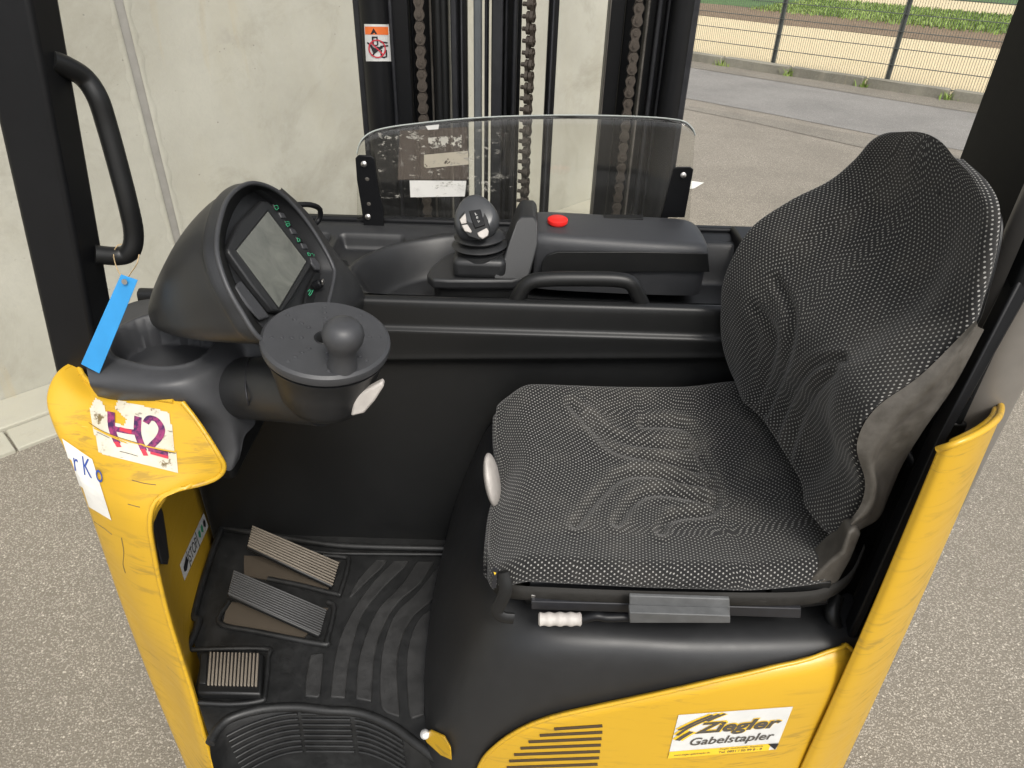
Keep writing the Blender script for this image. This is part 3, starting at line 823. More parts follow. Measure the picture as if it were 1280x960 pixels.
# ---- seat: backrest
ED = [((925, 480, 1.15), (1040, 668, .745)), ((912, 455, 1.17), (1062, 648, .725)), ((904, 425, 1.18), (1080, 612, .715)), ((903, 388, 1.185), (1070, 562, .71)), ((908, 345, 1.18), (1090, 513, .705)), ((938, 288, 1.165), (1150, 469, .705)),
      ((987, 252, 1.14), (1206, 418, .71)), ((1038, 226, 1.115), (1226, 368, .72)), ((1070, 200, 1.09), (1243, 308, .74)), ((1092, 176, 1.06), (1250, 262, .765)), ((1112, 166, 1.03), (1235, 228, .81)), ((1140, 165, .985), (1204, 199, .865))]
ff = cr([W(a[0], a[1], y=a[2]) for a, b in ED], 15); nn = cr([W(b[0], b[1], y=b[2]) for a, b in ED], 15)
G = []; nr = len(ff); NC = 160
for i in range(nr):
    h = i/(nr-1); row = []
    dep = .046*(1-sst(.45, .95, h)*.9)*sst(-.1, .15, h)
    for k in range(NC+1):
        q = -1+2*k/NC; s_ = .4*math.sin(q*math.pi/2)+.6*q; t = (s_+1)/2
        p = ff[i].lerp(nn[i], t)
        wgt = 1-abs(s_)**2.6
        r = max(0, (abs(s_)-.86)/.14); edge_ = -.012*(1-math.sqrt(max(0, 1-r*r)))
        bulge = .012*math.exp(-((abs(s_)-.70)/.17)**2)*(1-sst(.45, .8, h))
        lum = .007*math.exp(-((h-.30)/.16)**2)*math.exp(-(s_/.45)**2)
        p = p+Vector((dep*wgt-edge_-bulge-lum-.012, 0, .010*sst(.85, 1, h)*(1-s_*s_))); row.append(p)
    n0, n1 = row[0].copy(), row[-1].copy()
    kt_ = 1-.93*sst(.62, .95, h)
    row = [n0+Vector((.045*kt_, -.004, -.02*(1-kt_))), n0+Vector((.02*kt_, .003*kt_, -.008*(1-kt_)))]+row+[n1+Vector((.006*kt_, .002, -.006*(1-kt_))), n1+Vector((.012*kt_, .010*kt_, -.015*(1-kt_)))]
    G.append(row)
top = G[-1]; tc = sum(top, Vector())/len(top)
G.append([p.lerp(tc, .03)+Vector((.003, 0, -.006)) for p in top]); G.append([p.lerp(tc, .10)+Vector((.005, 0, -.022)) for p in top]); G.append([p.lerp(tc, .12)+Vector((.005, 0, -.05)) for p in top])
for i in range(2, nr):
    for j in range(3, NC+1):
        G[i][j] = grooves(G[i][j], Vector((-1, 0, .25)).normalized(), BG, .0065, 5.8, (i, j))
backr = sub(grid_mesh('backrest', G, FAB, smooth=180, uv=True), seat); WEAR = {k: v*.25 for k, v in WEAR.items()}; set_wear(backr, len(G[0]))
BR = G
# plastic back shell that follows the near edge and closes the back
sh = []
for i in range(0, int(nr*.88), 5):
    h = i/(nr-1); a = BR[i][-1]; b = BR[i][0]; k = .006
    
    kk_ = 1-.75*sst(.45, .9, h)
    sh.append([a+Vector((.002, .002, 0)), a+Vector((.006, .004, -.002)), a.lerp(b, .12)+Vector((.035*kk_, 0, -.008)), a.lerp(b, .5)+Vector((.03+.03*kk_, 0, -.012)), a.lerp(b, .88)+Vector((.02, 0, -.004)), b+Vector((.004, -.006, 0))])
sub(surf('back_shell', sh, BLK, nu=5, nv=3, smooth=60), seat)
# shell wing at the lower near side of the backrest and seat pan
wi = [W(u, v, y=.703) for u, v in ((1220, 400), (1152, 468), (1093, 512), (1071, 556), (1081, 600), (1077, 628), (1062, 652))]
wm = [W(u, v, y=.697) for u, v in ((1222, 406), (1166, 480), (1112, 534), (1090, 572), (1094, 606), (1086, 636), (1064, 656))]
wm2 = [W(u, v, y=.712) for u, v in ((1222, 408), (1172, 486), (1120, 540), (1098, 578), (1099, 610), (1090, 640), (1066, 658))]
wo_ = [W(u, v, y=.735) for u, v in ((1224, 410), (1190, 478), (1158, 530), (1130, 576), (1110, 614), (1095, 645), (1069, 660))]
wb = [p+Vector((-.01, .12, -.03)) for p in wo_]
sub(surf('shell_wing', [wi, wm, wm2, wo_, wb], SHELL, nu=6, nv=4), seat)
pan = [Vector((x, yn, z)) for x, yn, z in []]
rows = []
for dz, dy in ((.0, -.004), (-.006, -.010), (-.022, -.010), (-.03, .006), (-.034, .08)):
    rows.append([Vector((x, y+dy, z+dz)) for x, y, z in ((-.03, .80, .968), (-.024, .745, .972), (.0, .712, .985), (.08, .70, .994), (.2, .697, .996), (.32, .697, .998), (.42, .70, 1.0), (.465, .708, 1.005), (.50, .725, 1.02), (.52, .75, 1.05))])
sub(surf('seat_pan', rows, PAN, nu=6, nv=3), seat)
pn = [W(1036, 704, y=.698), W(1052, 690, y=.698), W(1060, 666, y=.70), W(1070, 660, y=.703), W(1077, 668, y=.706), W(1064, 700, y=.71), W(1044, 736, y=.71), W(1012, 727, y=.698)]
sub(prism('shell_wing', pn, (.01, .05, -.002), SHELL, bev=.005, seg=3), seat)
# suspension and rails under the seat
sub(prism('side_plate', [W(662, 728, y=.705), W(1042, 730, y=.712), W(1035, 756, y=.712), W(990, 762, y=.706), W(662, 752, y=.705)], (0, .012, 0), METB, bev=.002), seat)
sub(prism('side_plate', [W(965, 731, y=.702), W(1040, 728, y=.702), W(1034, 754, y=.702), W(960, 757, y=.702)], (0, .006, 0), BLK, bev=.002), seat)
for u, v in ((978, 744), (996, 742), (1001, 745), (1030, 742)):
    sub(lathe('bolt', [(0, 0), (.0045, 0), (.0045, .003), (0, .003)], W(u, v, y=.700), (0, -1, .2), METB, seg=12), seat)
sub(box('seat_block', (.24, .90, .925), (.42, .34, .06), BLK, bev=.01), seat)
sub(prism('slide_rail', [W(664, 752, y=.685), W(1002, 761, y=.685), W(1001, 773, y=.685), W(664, 762, y=.685)], (0, .012, .0), RAIL, bev=.0015), seat)
sub(prism('slide_rail', [W(664, 744, y=.692), W(790, 752, y=.692), W(790, 758, y=.692), W(664, 752, y=.692)], (0, .01, 0), STEEL, bev=.001), seat)
bx = [W(787, 745, y=.668), W(912, 749, y=.668), W(913, 778, y=.664), W(787, 779, y=.664)]
sub(prism('document_box', [W(787, 766, y=.652), W(913, 770, y=.652), W(913, 779, y=.655), W(787, 779, y=.655)], (0, .015, .0), BOXG, bev=.0015), seat)
sub(prism('document_box', bx, (0, .006, 0), BOXG, bev=.0015), seat)
sub(tube('lever_rod', [W(728, 774, y=.668), W(745, 770, y=.668), W(760, 772, y=.668), W(790, 771, y=.67)], .0065, METB), seat)
prf = []
for i in range(29):
    t = i/28; prf.append((.0095+.0008*math.cos(t*2*math.pi*4)+(.0 if .03 < t < .97 else -.003), t*.062))
g0 = W(727, 774, y=.668); g1 = W(675, 774, y=.668)
sub(lathe('hand_grip', [(0, 0)]+prf+[(0, .062)], g0, g1-g0, WHITEP, seg=28), seat)
sub(tube('seat_lever', [W(628, 715, y=.70), W(632, 738, y=.69), W(622, 762, y=.685), W(628, 771, y=.682), W(642, 773, y=.682)], .010, BLK, seg=10, flat=.5), seat)
ws_ = sub(prism('warning_strip', [W(616, 712, y=.695), W(622, 712, y=.695), W(620, 735, y=.692), W(615, 735, y=.692)], (.0, .004, 0), INK), seat)
for q_y in (715, 721, 728): sub(prism('yellow_mark', [W(617, q_y, y=.6945), W(620.5, q_y+1, y=.6945), W(618.5, q_y+4, y=.6940)], (0, .002, 0), YPRINT), seat)
# white height wheel at the front edge
hc = W(611, 598, y=.935)
bm = bmesh.new(); bmesh.ops.create_uvsphere(bm, u_segments=28, v_segments=16, radius=1, matrix=Matrix.Translation(hc+Vector((.006, 0, -.004))) @ Matrix.Rotation(R(-12), 4, 'Y') @ Matrix.Diagonal((.012, .044, .050, 1)))
sub(bmobj('adjuster_knob', bm, WHITEP, smooth=180), seat)

# ---- bulkhead and rear corner
bpoly = [Vector((.575, .742)), Vector((.672, 1.12))]
def wallseg(name, p, q, z0, z1, th, mat, **k):
    p, q = Vector((*p, 0)), Vector((*q, 0)); d = (q-p).normalized(); n = Vector((d.y, -d.x, 0))
    return prism(name, [p+Vector((0, 0, z0)), q+Vector((0, 0, z0)), q+Vector((0, 0, z1)), p+Vector((0, 0, z1))], n*th, mat, **k)
part(wallseg('rear_post', (.579, .762), (.668, 1.10), .5, 2.3, .014, MATTB, bev=.005, seg=3))
part(wallseg('rear_bulkhead', (.570, .76), (.60, 1.2), .3, 1.26, .03, BLK, bev=.004))
eT, eB = W(1178, 562, y=.655), W(1000, 965, y=.655)
# black trim between seat and yellow corner
def trim(name, px, y0, e, mat, bev=.004):
    return part(prism(name, [W(u, v, y=yy) for (u, v), yy in zip(px, y0)], e, mat, bev=bev))
trim('trim_strip', [(1282, 335), (1300, 345), (1186, 545), (1068, 806), (1058, 800), (1172, 552)], [.765, .765, .70, .69, .69, .70], (.006, .03, 0), METB)
trim('trim_strip', [(1215, 470), (1222, 476), (1150, 600), (1075, 778), (1068, 772), (1142, 596)], [.76, .76, .75, .74, .74, .75], (.004, .03, 0), BLK)
part(tube('belt_guide', [W(1156, 590, y=.72), W(1162, 572, y=.72), W(1176, 568, y=.72), W(1176, 585, y=.71)], .008, BLK))
part(tube('hose', [W(1046, 745, y=.74), W(1040, 765, y=.72), W(1046, 785, y=.71), W(1064, 800, y=.70)], .011, BLK))
part(tube('hose', [W(1100, 700, y=.80), W(1085, 735, y=.78), W(1080, 770, y=.76), W(1070, 790, y=.73)], .008, BLK))
for (a, b) in (((1130, 562), (1150, 590)), ((1192, 470), (1206, 500))):
    part(cyl('spacer', W(*a, y=.79), W(*b, y=.76), .008, METB))
part(lathe('bolt', [(0, 0), (.011, 0), (.011, .004), (.007, .004), (.006, .001), (0, .001)], W(1251, 320, x=.618), (-1, -.25, 0), METB, seg=20))
# satin grey tube inside the yellow corner shell
pc = Vector((.622, .800, 0))
part(cyl('corner_post', (pc.x-.006, pc.y, .5), (pc.x+.016, pc.y+.01, 2.3), .046, POSTG, seg=48))
# yellow rear corner shell
rimpx = [(1172, 562, .652), (1190, 556, .644), (1212, 547, .648), (1232, 536, .662), (1246, 524, .690), (1251, 513, .735), (1250, 500, .79)]
rim = [W(u, v, y=y) for u, v, y in rimpx]
botpx = [(1000, 962, .646), (1012, 960, .642), (1025, 959, .648), (1038, 958, .668), (1050, 956, .69), (1055, 951, .735), (1054, 945, .79)]
bot = [W(u, v, y=y) for u, v, y in botpx]
rows = [[p.copy() for p in rim]]
for t in (.04, .15, .35, .6, .8, 1.0, 1.5):
    rows.append([a.lerp(b, t)+Vector((0, -.004*math.sin(min(1, t)*math.pi), 0)) for a, b in zip(rim, bot)])
for r in rows: r.append(r[-1]+Vector((.0, .14, 0))); r.append(r[-1]+Vector((0, .35, 0)))
shell = part(surf('rear_corner_panel', rows, YEL, nu=6, nv=5)); m_ = solid(shell, .009, -1)
part(tube('panel_rim', rim, .0042, YEL, n=6, seg=10))

# ---- left yellow front cover
rows = [
 [(98, 452, 1.01), (112, 478, .975), (142, 492, .945), (185, 497, .925), (228, 503, .905)],
 [(72, 470, 1.00), (112, 508, .925), (150, 520, .905), (200, 525, .893), (246, 526, .89)],
 [(59, 500, .985), (98, 545, .885), (150, 560, .87), (215, 565, .868), (272, 566, .87)],
 [(66, 530, .975), (106, 575, .865), (155, 590, .85), (222, 592, .853), (280, 586, .868)],
 [(76, 550, .965), (112, 598, .855), (155, 612, .838), (205, 612, .838), (262, 602, .86)],
 [(87, 573, .955), (122, 625, .845), (155, 640, .825), (180, 638, .822), (205, 618, .835)],
 [(102, 610, .95), (132, 665, .84), (158, 672, .82), (178, 668, .812), (188, 645, .815)],
 [(118, 655, .945), (145, 705, .835), (165, 712, .815), (180, 708, .806), (192, 690, .804)],
 [(153, 757, .94), (175, 785, .83), (188, 788, .812), (200, 782, .80), (210, 770, .794)],
 [(192, 860, .935), (210, 868, .83), (220, 870, .81), (230, 868, .782), (239, 862, .775)],
 [(234, 960, .93), (242, 962, .83), (250, 962, .765), (258, 961, .748), (267, 960, .738)]]
for i_, r in enumerate(rows):
    if i_ >= 1: r[1] = (*r[1][:2], r[2][2]+.022); r[0] = (*r[0][:2], r[2][2]+.060)
rw = [[W(u, v, y=y) for u, v, y in r] for r in rows]
for r in rw: r.insert(0, r[0]+Vector((.002, .05, 0))); r.insert(0, r[0]+Vector((.006, .20, 0)))
rw.append([p*2-q*1.0 for p, q in zip(rw[-1], rw[-2])])
front = part(surf('front_cover', rw, YEL, nu=8, nv=7)); solid(front, .007, -1)
FT = bvh_of(front)
Gf = grid_pts(rw, 8, 7)
part(tube('cover_edge', [g[-1] for g in Gf[::3]], .004, YEL, n=2, seg=8))
part(tube('cover_edge', Gf[0][8*2::3], .004, YEL, n=2, seg=8))
# inner yellow panel with the STOP sticker
ip = [W(192, 605, x=-.655), W(262, 598, x=-.675), W(276, 640, x=-.69), W(257, 690, x=-.665), W(234, 742, x=-.640), W(245, 772, x=-.628), W(228, 825, x=-.622), W(205, 800, x=-.63), W(196, 700, x=-.645)]
P0 = [Vector((-.70, 1.20, 1.12)), Vector((-.70, 1.20, .50)), Vector((-.655, .98, .50)), Vector((-.635, .93, .50)), Vector((-.63, .85, .40)), Vector((-.628, .80, .35)), Vector((-.628, .80, .9)), Vector((-.632, .83, 1.05))]
ce = [r[-1] for r in rw[4:]]
def ce_at(z):
    for p, q in zip(ce, ce[1:]):
        if q.z <= z <= p.z: return p.lerp(q, (p.z-z)/(p.z-q.z))
    return ce[0] if z > ce[0].z else ce[-1]
rows = []
for z in (1.08, .95, .82, .70, .55, .40, .25):
    e = ce_at(z); rows.append([Vector((-.705, 1.21, z)), Vector((-.672, 1.05, z)), Vector((-.645, .93, z)), Vector((e.x-.012, e.y+.02, z))])
inner = part(surf('inner_panel', rows, YEL, nu=4, nv=4)); solid(inner, .006, -1)
IT = bvh_of(inner)
part(prism('panel_slot', [stick(p, IT, .003, True) for p in ((197, 624), (191, 632), (189, 650), (192, 680), (198, 706), (205, 706), (207, 697), (203, 665), (199, 640))], (.004, 0, 0), INK, bev=.001))

# ---- dash deck and skirt
pock = [(140, 430), (150, 416), (182, 403), (225, 401), (262, 406), (275, 414), (270, 428), (248, 446), (222, 454), (190, 455), (158, 449), (142, 442)]
pw_ = [W(u, v, z=1.195) for u, v in pock]
def sdpoly(x, y, P):
    d = 1e9; ins = False; n = len(P)
    for i in range(n):
        a, b = P[i], P[(i+1) % n]; ex, ey = b[0]-a[0], b[1]-a[1]; wx, wy = x-a[0], y-a[1]
        t = max(0, min(1, (wx*ex+wy*ey)/(ex*ex+ey*ey))); d = min(d, math.hypot(wx-t*ex, wy-t*ey))
        if (a[1] > y) != (b[1] > y) and x < (b[0]-a[0])*(y-a[1])/(b[1]-a[1])+a[0]: ins = not ins
    return -d if ins else d
pp = cr(pw_, 3, True); PPX = [(p.x, p.y) for p in pp]
drow = [
 [(120, 408, 1.205), (160, 380, 1.205), (205, 372, 1.21), (262, 372, 1.215), (320, 385, 1.215), (380, 420, 1.20)],
 [(112, 438, 1.20), (150, 412, 1.20), (195, 396, 1.205), (262, 396, 1.207), (308, 410, 1.21), (350, 440, 1.19)],
 [(108, 455, 1.195), (145, 440, 1.195), (200, 440, 1.195), (262, 430, 1.197), (300, 432, 1.19), (325, 460, 1.16)],
 [(110, 470, 1.185), (142, 464, 1.19), (205, 464, 1.19), (258, 455, 1.188), (296, 452, 1.175), (315, 485, 1.12)],
 [(113, 482, 1.172), (144, 484, 1.172), (200, 484, 1.178), (246, 478, 1.175), (285, 480, 1.15), (312, 510, 1.085)],
 [(118, 490, 1.15), (148, 497, 1.145), (200, 500, 1.15), (242, 504, 1.145), (285, 510, 1.118), (319, 528, 1.06)],
 [(125, 500, 1.12), (150, 508, 1.11), (205, 512, 1.105), (256, 530, 1.095), (290, 540, 1.075), (306, 545, 1.05)],
 [(130, 520, 1.09), (160, 525, 1.08), (215, 530, 1.07), (262, 560, 1.05), (292, 565, 1.04), (302, 562, 1.035)],
 [(140, 540, 1.05), (180, 550, 1.04), (225, 560, 1.03), (272, 582, 1.02), (288, 588, 1.012), (299, 574, 1.018)]]
Gd = grid_pts([[W(u, v, z=z) for u, v, z in r] for r in drow], 26, 18)
for r in Gd:
    for p in r:
        d = sdpoly(p.x, p.y, PPX); p.z += (1.152-p.z)*sst(.001, -.009, d); p.z += .0025*math.exp(-((d-.004)/.004)**2)
part(grid_mesh('dash_deck', Gd, GREY, smooth=70))
part(box('dash_core', (-.60, 1.12, 1.02), (.16, .20, .26), BLK, bev=.01))

# ---- instrument hood
FN = Vector((.878, 0, .478)).normalized(); F0 = W(335, 264, y=1.15)
def fp(u, v, lift=0): return PL(u, v, F0+FN*lift, FN)
outer = [(319, 229), (300, 234), (284, 250), (275, 275), (271, 300), (273, 325), (285, 360), (303, 392), (322, 420), (345, 432), (385, 422), (403, 400), (417, 350), (415, 330), (394, 292), (370, 260), (345, 238)]
rimw = cr([fp(u, v, .030) for u, v in outer], 5, True)
cen = sum(rimw, Vector())/len(rimw)
rows = []
E_ = Vector((-.648, 1.175, 1.195))
for t in (0, .03, .10, .2, .32, .45, .58, .70, .80, .88, .94, .98, 1.0):
    row = []
    for p in rimw:
        z = E_.z+(p.z-E_.z)*(1-t**1.5) if p.z > E_.z else p.z+(E_.z-.004-p.z)*min(1, 5*t)
        yy = p.y+(E_.y-p.y)*(.20*t+.55*t**2.2+.10*t**8)
        row.append(Vector((p.x+(E_.x-p.x)*t+(-.012 if 0 < t < .05 else 0), yy, z)))
    row.append(row[0].copy()); rows.append(row)
hood = part(surf('instrument_hood', rows, DASH, nu=1, nv=3, smooth=70))
# rim bead and inner funnel
v_, f_ = tube_geo(rimw+[rimw[0], rimw[1]], .0036, 10); sub(mesh('hood_rim', v_, f_, GREY, None, 60), hood)
inn = [(320, 240), (305, 246), (293, 262), (285, 282), (281, 302), (283, 322), (294, 354), (311, 386), (328, 410), (348, 420), (377, 412), (394, 396), (405, 350), (404, 332), (385, 296), (362, 266), (341, 247)]
innw = cr([fp(u, v, .0) for u, v in inn], 5, True)
v_ = rimw+innw; n_ = len(rimw)
sub(mesh('hood_funnel', v_, [(i, (i+1) % n_, n_+(i+1) % n_, n_+i) for i in range(n_)], BLK, None, 60), hood)
sub(mesh('face_plate', [p+FN*.0005 for p in innw], [tuple(range(n_))], DASH), hood)
def fprism(name, px, lift, dep, mat, bev=.001, par=None):
    o = prism(name, [fp(u, v, lift) for u, v in px], -FN*dep, mat, bev=bev); return sub(o, par or hood)
zA = lambda L: [(260+a/6, 240+b/6) for a, b in L]
fprism('screen_bezel', zA([(400, 62), (450, 70), (600, 215), (770, 450), (775, 560), (640, 790), (560, 900), (490, 890), (330, 690), (160, 455), (150, 420), (240, 230)]), .012, .012, DASH, .003)
fprism('screen_frame', zA([(450, 128), (750, 520), (535, 885), (200, 435)]), .0125, .002, BLK, .0008)
fprism('screen', zA([(450, 146), (737, 522), (533, 864), (215, 438)]), .0132, .002, LCD, .0003)
for c_ in ((512, 118), (558, 180), (600, 240), (640, 300), (684, 362), (722, 410)):
    x, y = c_; fprism('button', zA([(x-26, y-30), (x+12, y-22), (x+34, y+16), (x-4, y+14)]), .0145, .005, BLK if c_ in ((512, 118), (600, 240), (684, 362)) else GREY, .0012)
fprism('button', zA([(770, 490), (800, 490), (840, 540), (842, 585), (815, 580), (780, 535)]), .0145, .005, GREY, .0015)
fprism('lower_button_panel', zA([(250, 660), (205, 710), (300, 850), (400, 960), (470, 940), (380, 820)]), .008, .006, GREY, .003)
fprism('switch_panel', zA([(805, 600), (870, 610), (800, 830), (720, 860), (740, 750)]), .008, .006, BLK, .002)
HT = None
def ficon(L, wd=5):
    for ln in L:
        pts = [fp(*zA([q])[0], .0155) for q in ln]; sub(tube('green_symbol', pts, .0007, GINK, n=1, seg=6), hood)
ficon([[(498, 105), (520, 100), (528, 125), (512, 135), (500, 120)]]); ficon([[(580, 225), (606, 222), (614, 250), (596, 260), (584, 240)], [(590, 238), (608, 240)]])
ficon([[(668, 345), (685, 350), (690, 372), (675, 375), (670, 350)]]); ficon([[(748, 455), (764, 462), (768, 478), (752, 476), (748, 455)], [(778, 462), (796, 470), (794, 480)]])
ficon([[(755, 770), (770, 740), (788, 735), (775, 765), (762, 778)], [(750, 745), (765, 730)]])
kk = fp(*zA([(800, 705)])[0], .012)
sub(lathe('key_switch', [(0, 0), (.008, 0), (.008, .012), (.006, .014), (0, .014)], kk, FN, METB, seg=20), hood)
sub(box('key_bow', kk+FN*.017, (.003, .010, .008), STEEL, bev=.001), hood)
# far flank of the dash running down to the tray
fl_o = [(352, 240, 1.22), (372, 258, 1.235), (389, 276, 1.245), (414, 312, 1.245), (446, 352, 1.235), (456, 372, 1.222), (452, 392, 1.205)]
fl_i = [fp(345, 238, .03), fp(370, 260, .03), fp(394, 292, .03), fp(415, 330, .03), fp(417, 350, .03), fp(403, 400, .03), fp(385, 440, .03)]
rows = [fl_i, [a.lerp(W(u, v, y=y), .5)+Vector((.004, -.004, .004)) for a, (u, v, y) in zip(fl_i, fl_o)], [W(u, v, y=y) for u, v, y in fl_o], [W(u, v, y=y)+Vector((-.03, .02, -.10)) for u, v, y in fl_o]]
part(surf('dash_flank', rows, DASH, nu=5, nv=4))
part(prism('flank_recess', [W(428, 352, y=1.19), W(446, 368, y=1.19), W(452, 384, y=1.19), W(440, 384, y=1.18), W(420, 378, y=1.17)], (0, .01, 0), INK, bev=.002))
part(tube('dash_grab_loop', [W(368, 256, y=1.36), W(388, 256, y=1.38), W(400, 262, y=1.40), W(398, 276, y=1.40), W(388, 282, y=1.38)], .0055, METB, n=3))
part(box('dash_back', (-.52, 1.30, 1.13), (.34, .22, .12), BLK, bev=.02))

# ---- steering pod
wc = W(408, 422, y=.868); WNm = Vector((.15, -.12, 1)).normalized(); WS = .962
q_ = WNm.to_track_quat('Z', 'Y').to_matrix()
RW = .0935
pod = part(lathe('steering_pod', [(a_*WS, b_) for a_, b_ in [(0, -.125), (.040, -.124), (.058, -.116), (.070, -.095), (.077, -.06), (.084, -.032), (.0885, -.023), (.0895, -.020), (0, -.020)]], wc, WNm, DASH, seg=64))
wheel = part(lathe('steering_wheel', [(a_*WS, b_) for a_, b_ in [(0, -.018), (.086, -.018), (.092, -.014), (RW, -.007), (.0925, -.002), (.088, .0012), (.078, .0005), (.0, -.0003)]], wc, WNm, GREY, seg=96))
# dimple rows
for k in range(8):
    a = math.pi*2*k/8+.15
    for r_ in (.034, .047, .060, .073):
        c_ = wc+q_@Vector((math.cos(a)*r_, math.sin(a)*r_, .0012)); dv = q_@Vector((-math.sin(a), math.cos(a), 0)); dr = q_@Vector((math.cos(a), math.sin(a), 0))
        sub(lathe('grip_pip', [(0, .0002), (.0034, 0), (.0026, .0016), (0, .0024)], c_-WNm*.0012, WNm, GREY, seg=8), wheel)
sub(lathe('hub_ring', [(.014, 0), (.0155, .0012), (.017, 0)], wc+WNm*.0003, WNm, BLK, seg=32), wheel)
kb = PL(428, 458, wc, WNm)
sub(lathe('steering_knob', [(r_*1.12, h_*1.10) for r_, h_ in [(0, -.004), (.0185, -.003), (.0175, .004), (.0162, .012), (.0160, .022), (.0185, .031), (.0232, .041), (.0245, .050), (.0228, .058), (.0175, .0645), (.010, .0675), (0, .068)]], kb, WNm, GREY, seg=48), wheel)
neck_ = part(tube('steering_neck', [W(305, 485, y=.99), W(340, 486, y=.94), W(380, 488, y=.90), W(405, 490, y=.885)], [.052]*19, DASH, n=6, seg=40))
NK = bvh_of(neck_)
sub(tube('collar_gap', [stick(p, NK, .0004, True) for p in ((322, 434), (311, 450), (307, 478), (311, 505), (322, 528))], .0017, INK, n=5, seg=8), neck_)
part(prism('tilt_lever', [W(443, 496, y=.826), W(477, 478, y=.83), W(480, 483, y=.83), W(468, 502, y=.826), W(455, 517, y=.824), W(438, 521, y=.824)], (0, .014, 0), WHITEP, bev=.003))

# ---- armrest console on the tray
def yprism(name, px, y, dep, mat, bev=.003, seg=3): return prism(name, [W(u, v, y=y) for u, v in px], (0, dep, 0), mat, bev=bev, seg=seg)
con = part(bpy.data.objects.new('control_console', None)); C.objects.link(con)
# joystick plinth
top_pl = [W(u, v, z=1.185) for u, v in ((533, 342), (538, 334), (552, 322), (575, 310), (640, 303), (672, 300), (660, 345), (640, 350), (560, 350), (540, 349))]
sub(prism('plinth', top_pl, (0, 0, -.022), DASH, bev=.006, seg=3), con)
sub(prism('plinth_base', [p*1+Vector((.012, .012, -.02)) if p.x < .0 else p+Vector((0, .01, -.02)) for p in top_pl], (0, 0, -.05), BLK, bev=.006), con)
# arm box: cross-section loft along x
def armsec(x, yf, yb, zb, zt, fr=.02):
    return [Vector((x, yf+.012, zb)), Vector((x, yf+.006, zb+.045)), Vector((x, yf+.006, zb+.047)), Vector((x, yf, zt-.030)), Vector((x, yf+.002, zt-.012)), Vector((x, yf+.012, zt-.002)), Vector((x, yf+.03, zt)), Vector((x, (yf+yb)/2, zt+.002)), Vector((x, yb-.02, zt)), Vector((x, yb-.004, zt-.006)), Vector((x, yb, zt-.02)), Vector((x, yb, zb))]
AX = W(650, 330, y=1.345).x
secs = []
for x, yf, yb, zt in ((.036, 1.366, 1.50, 1.264), (.045, 1.358, 1.505, 1.268), (.10, 1.350, 1.507, 1.268), (.25, 1.343, 1.507, 1.264), (.350, 1.343, 1.505, 1.262), (.380, 1.347, 1.495, 1.258), (.391, 1.358, 1.480, 1.25), (.393, 1.37, 1.465, 1.24)):
    secs.append(armsec(x, yf, yb, 1.145, zt))
arm = sub(surf('armrest', secs, GREY, nu=3, nv=4, smooth=50), con)
for r in (0, -1): sub(mesh('armrest_end', secs[r], [tuple(range(len(secs[r])))], DASH), con)
AT = bvh_of(arm)
sub(prism('side_recess_shade', [W(u, v, y=1.3405) for u, v in ((676, 340), (678, 328), (684, 319), (698, 315), (800, 315), (885, 317), (887, 340), (800, 340))], (0, .006, 0), BLK, bev=.001), con)  # raised dark plate; shade of the armrest's side recess is put into its colour
sub(prism('release_tab', [W(u, v, z=1.2672) for u, v in ((753, 268), (803, 268.5), (804, 273.5), (755, 273))], (0, 0, -.004), BLK, bev=.0006), con)
# sloping cheek between plinth and armrest
ch = [[W(636, 350, y=1.335), W(645, 348, y=1.335), W(656, 330, y=1.345)], ]
cheek = [W(614, 350, y=1.322), W(618, 345, y=1.322), W(627, 330, y=1.335), W(637, 300, y=1.355), W(646, 278, y=1.375), W(651, 270, y=1.39), W(668, 270, y=1.39), W(672, 276, y=1.38), W(672, 305, y=1.352), W(664, 340, y=1.34), W(660, 352, y=1.335)]
sub(prism('cheek', cheek, (0, .10, .0), DASH, bev=.008, seg=3), con)
# bellows and stick
jb = W(600, 330, z=1.20); JX = Vector((0, 0, 1))
sub(box('boot_frame', (jb.x, jb.y+.01, 1.204), (.108, .10, .042), DASH, bev=.012, seg=3), con)
sub(lathe('rubber_boot', [(.052, .0), (.052, .008), (.040, .012), (.054, .018), (.0575, .021), (.054, .024), (.040, .029), (.050, .035), (.0525, .038), (.048, .042), (.030, .049), (.026, .058), (0, .060)], (jb.x, jb.y+.012, 1.218), (-.04, .0, 1), DASH, seg=48), con)
hcn = W(595, 274, y=jb.y+.005)
hd = (CAM-hcn).normalized(); ax = (hd*.75+Vector((-.15, -.1, .55))).normalized()
qh = ax.to_track_quat('Z', 'Y').to_matrix()
bm = bmesh.new(); bmesh.ops.create_uvsphere(bm, u_segments=48, v_segments=28, radius=1)
for v in bm.verts:
    x, y, z = v.co; 
    r_ = 1+.06*math.cos(3*math.atan2(y, x)+.6)*(1-z*z)
    x, y = x*r_, y*r_
    if z > .55: z = .55+(z-.55)*.30
    v.co = hcn+qh@Vector((x*.045, y*.047, z*.040))
head = sub(bmobj('joystick_head', bm, plastic('glossy_grey_plastic', (.045, .047, .05), .3, 500, .1, .1), smooth=180), con)
hp = lambda x, y, z=.0268: hcn+qh@Vector((x, y, z))
def toface(u, v, z): return PL(u, v, hcn+ax*z, ax)
def hpr(name, px, z, dep, mat, bev=.001):
    zz = lambda L: [(500+a/5.82, 220+b/5.82) for a, b in L]
    return sub(prism(name, [toface(u, v, z) for u, v in zz(px)], -ax*dep, mat, bev=bev), con)
hpr('joystick_plate', [(430, 300), (470, 245), (540, 228), (610, 240), (640, 320), (655, 390), (640, 440), (580, 465), (500, 440), (440, 380)], .0262, .006, BLK, .002)
hpr('direction_rocker', [(500, 252), (585, 240), (618, 355), (545, 380), (520, 320)], .0295, .006, METB, .0015)
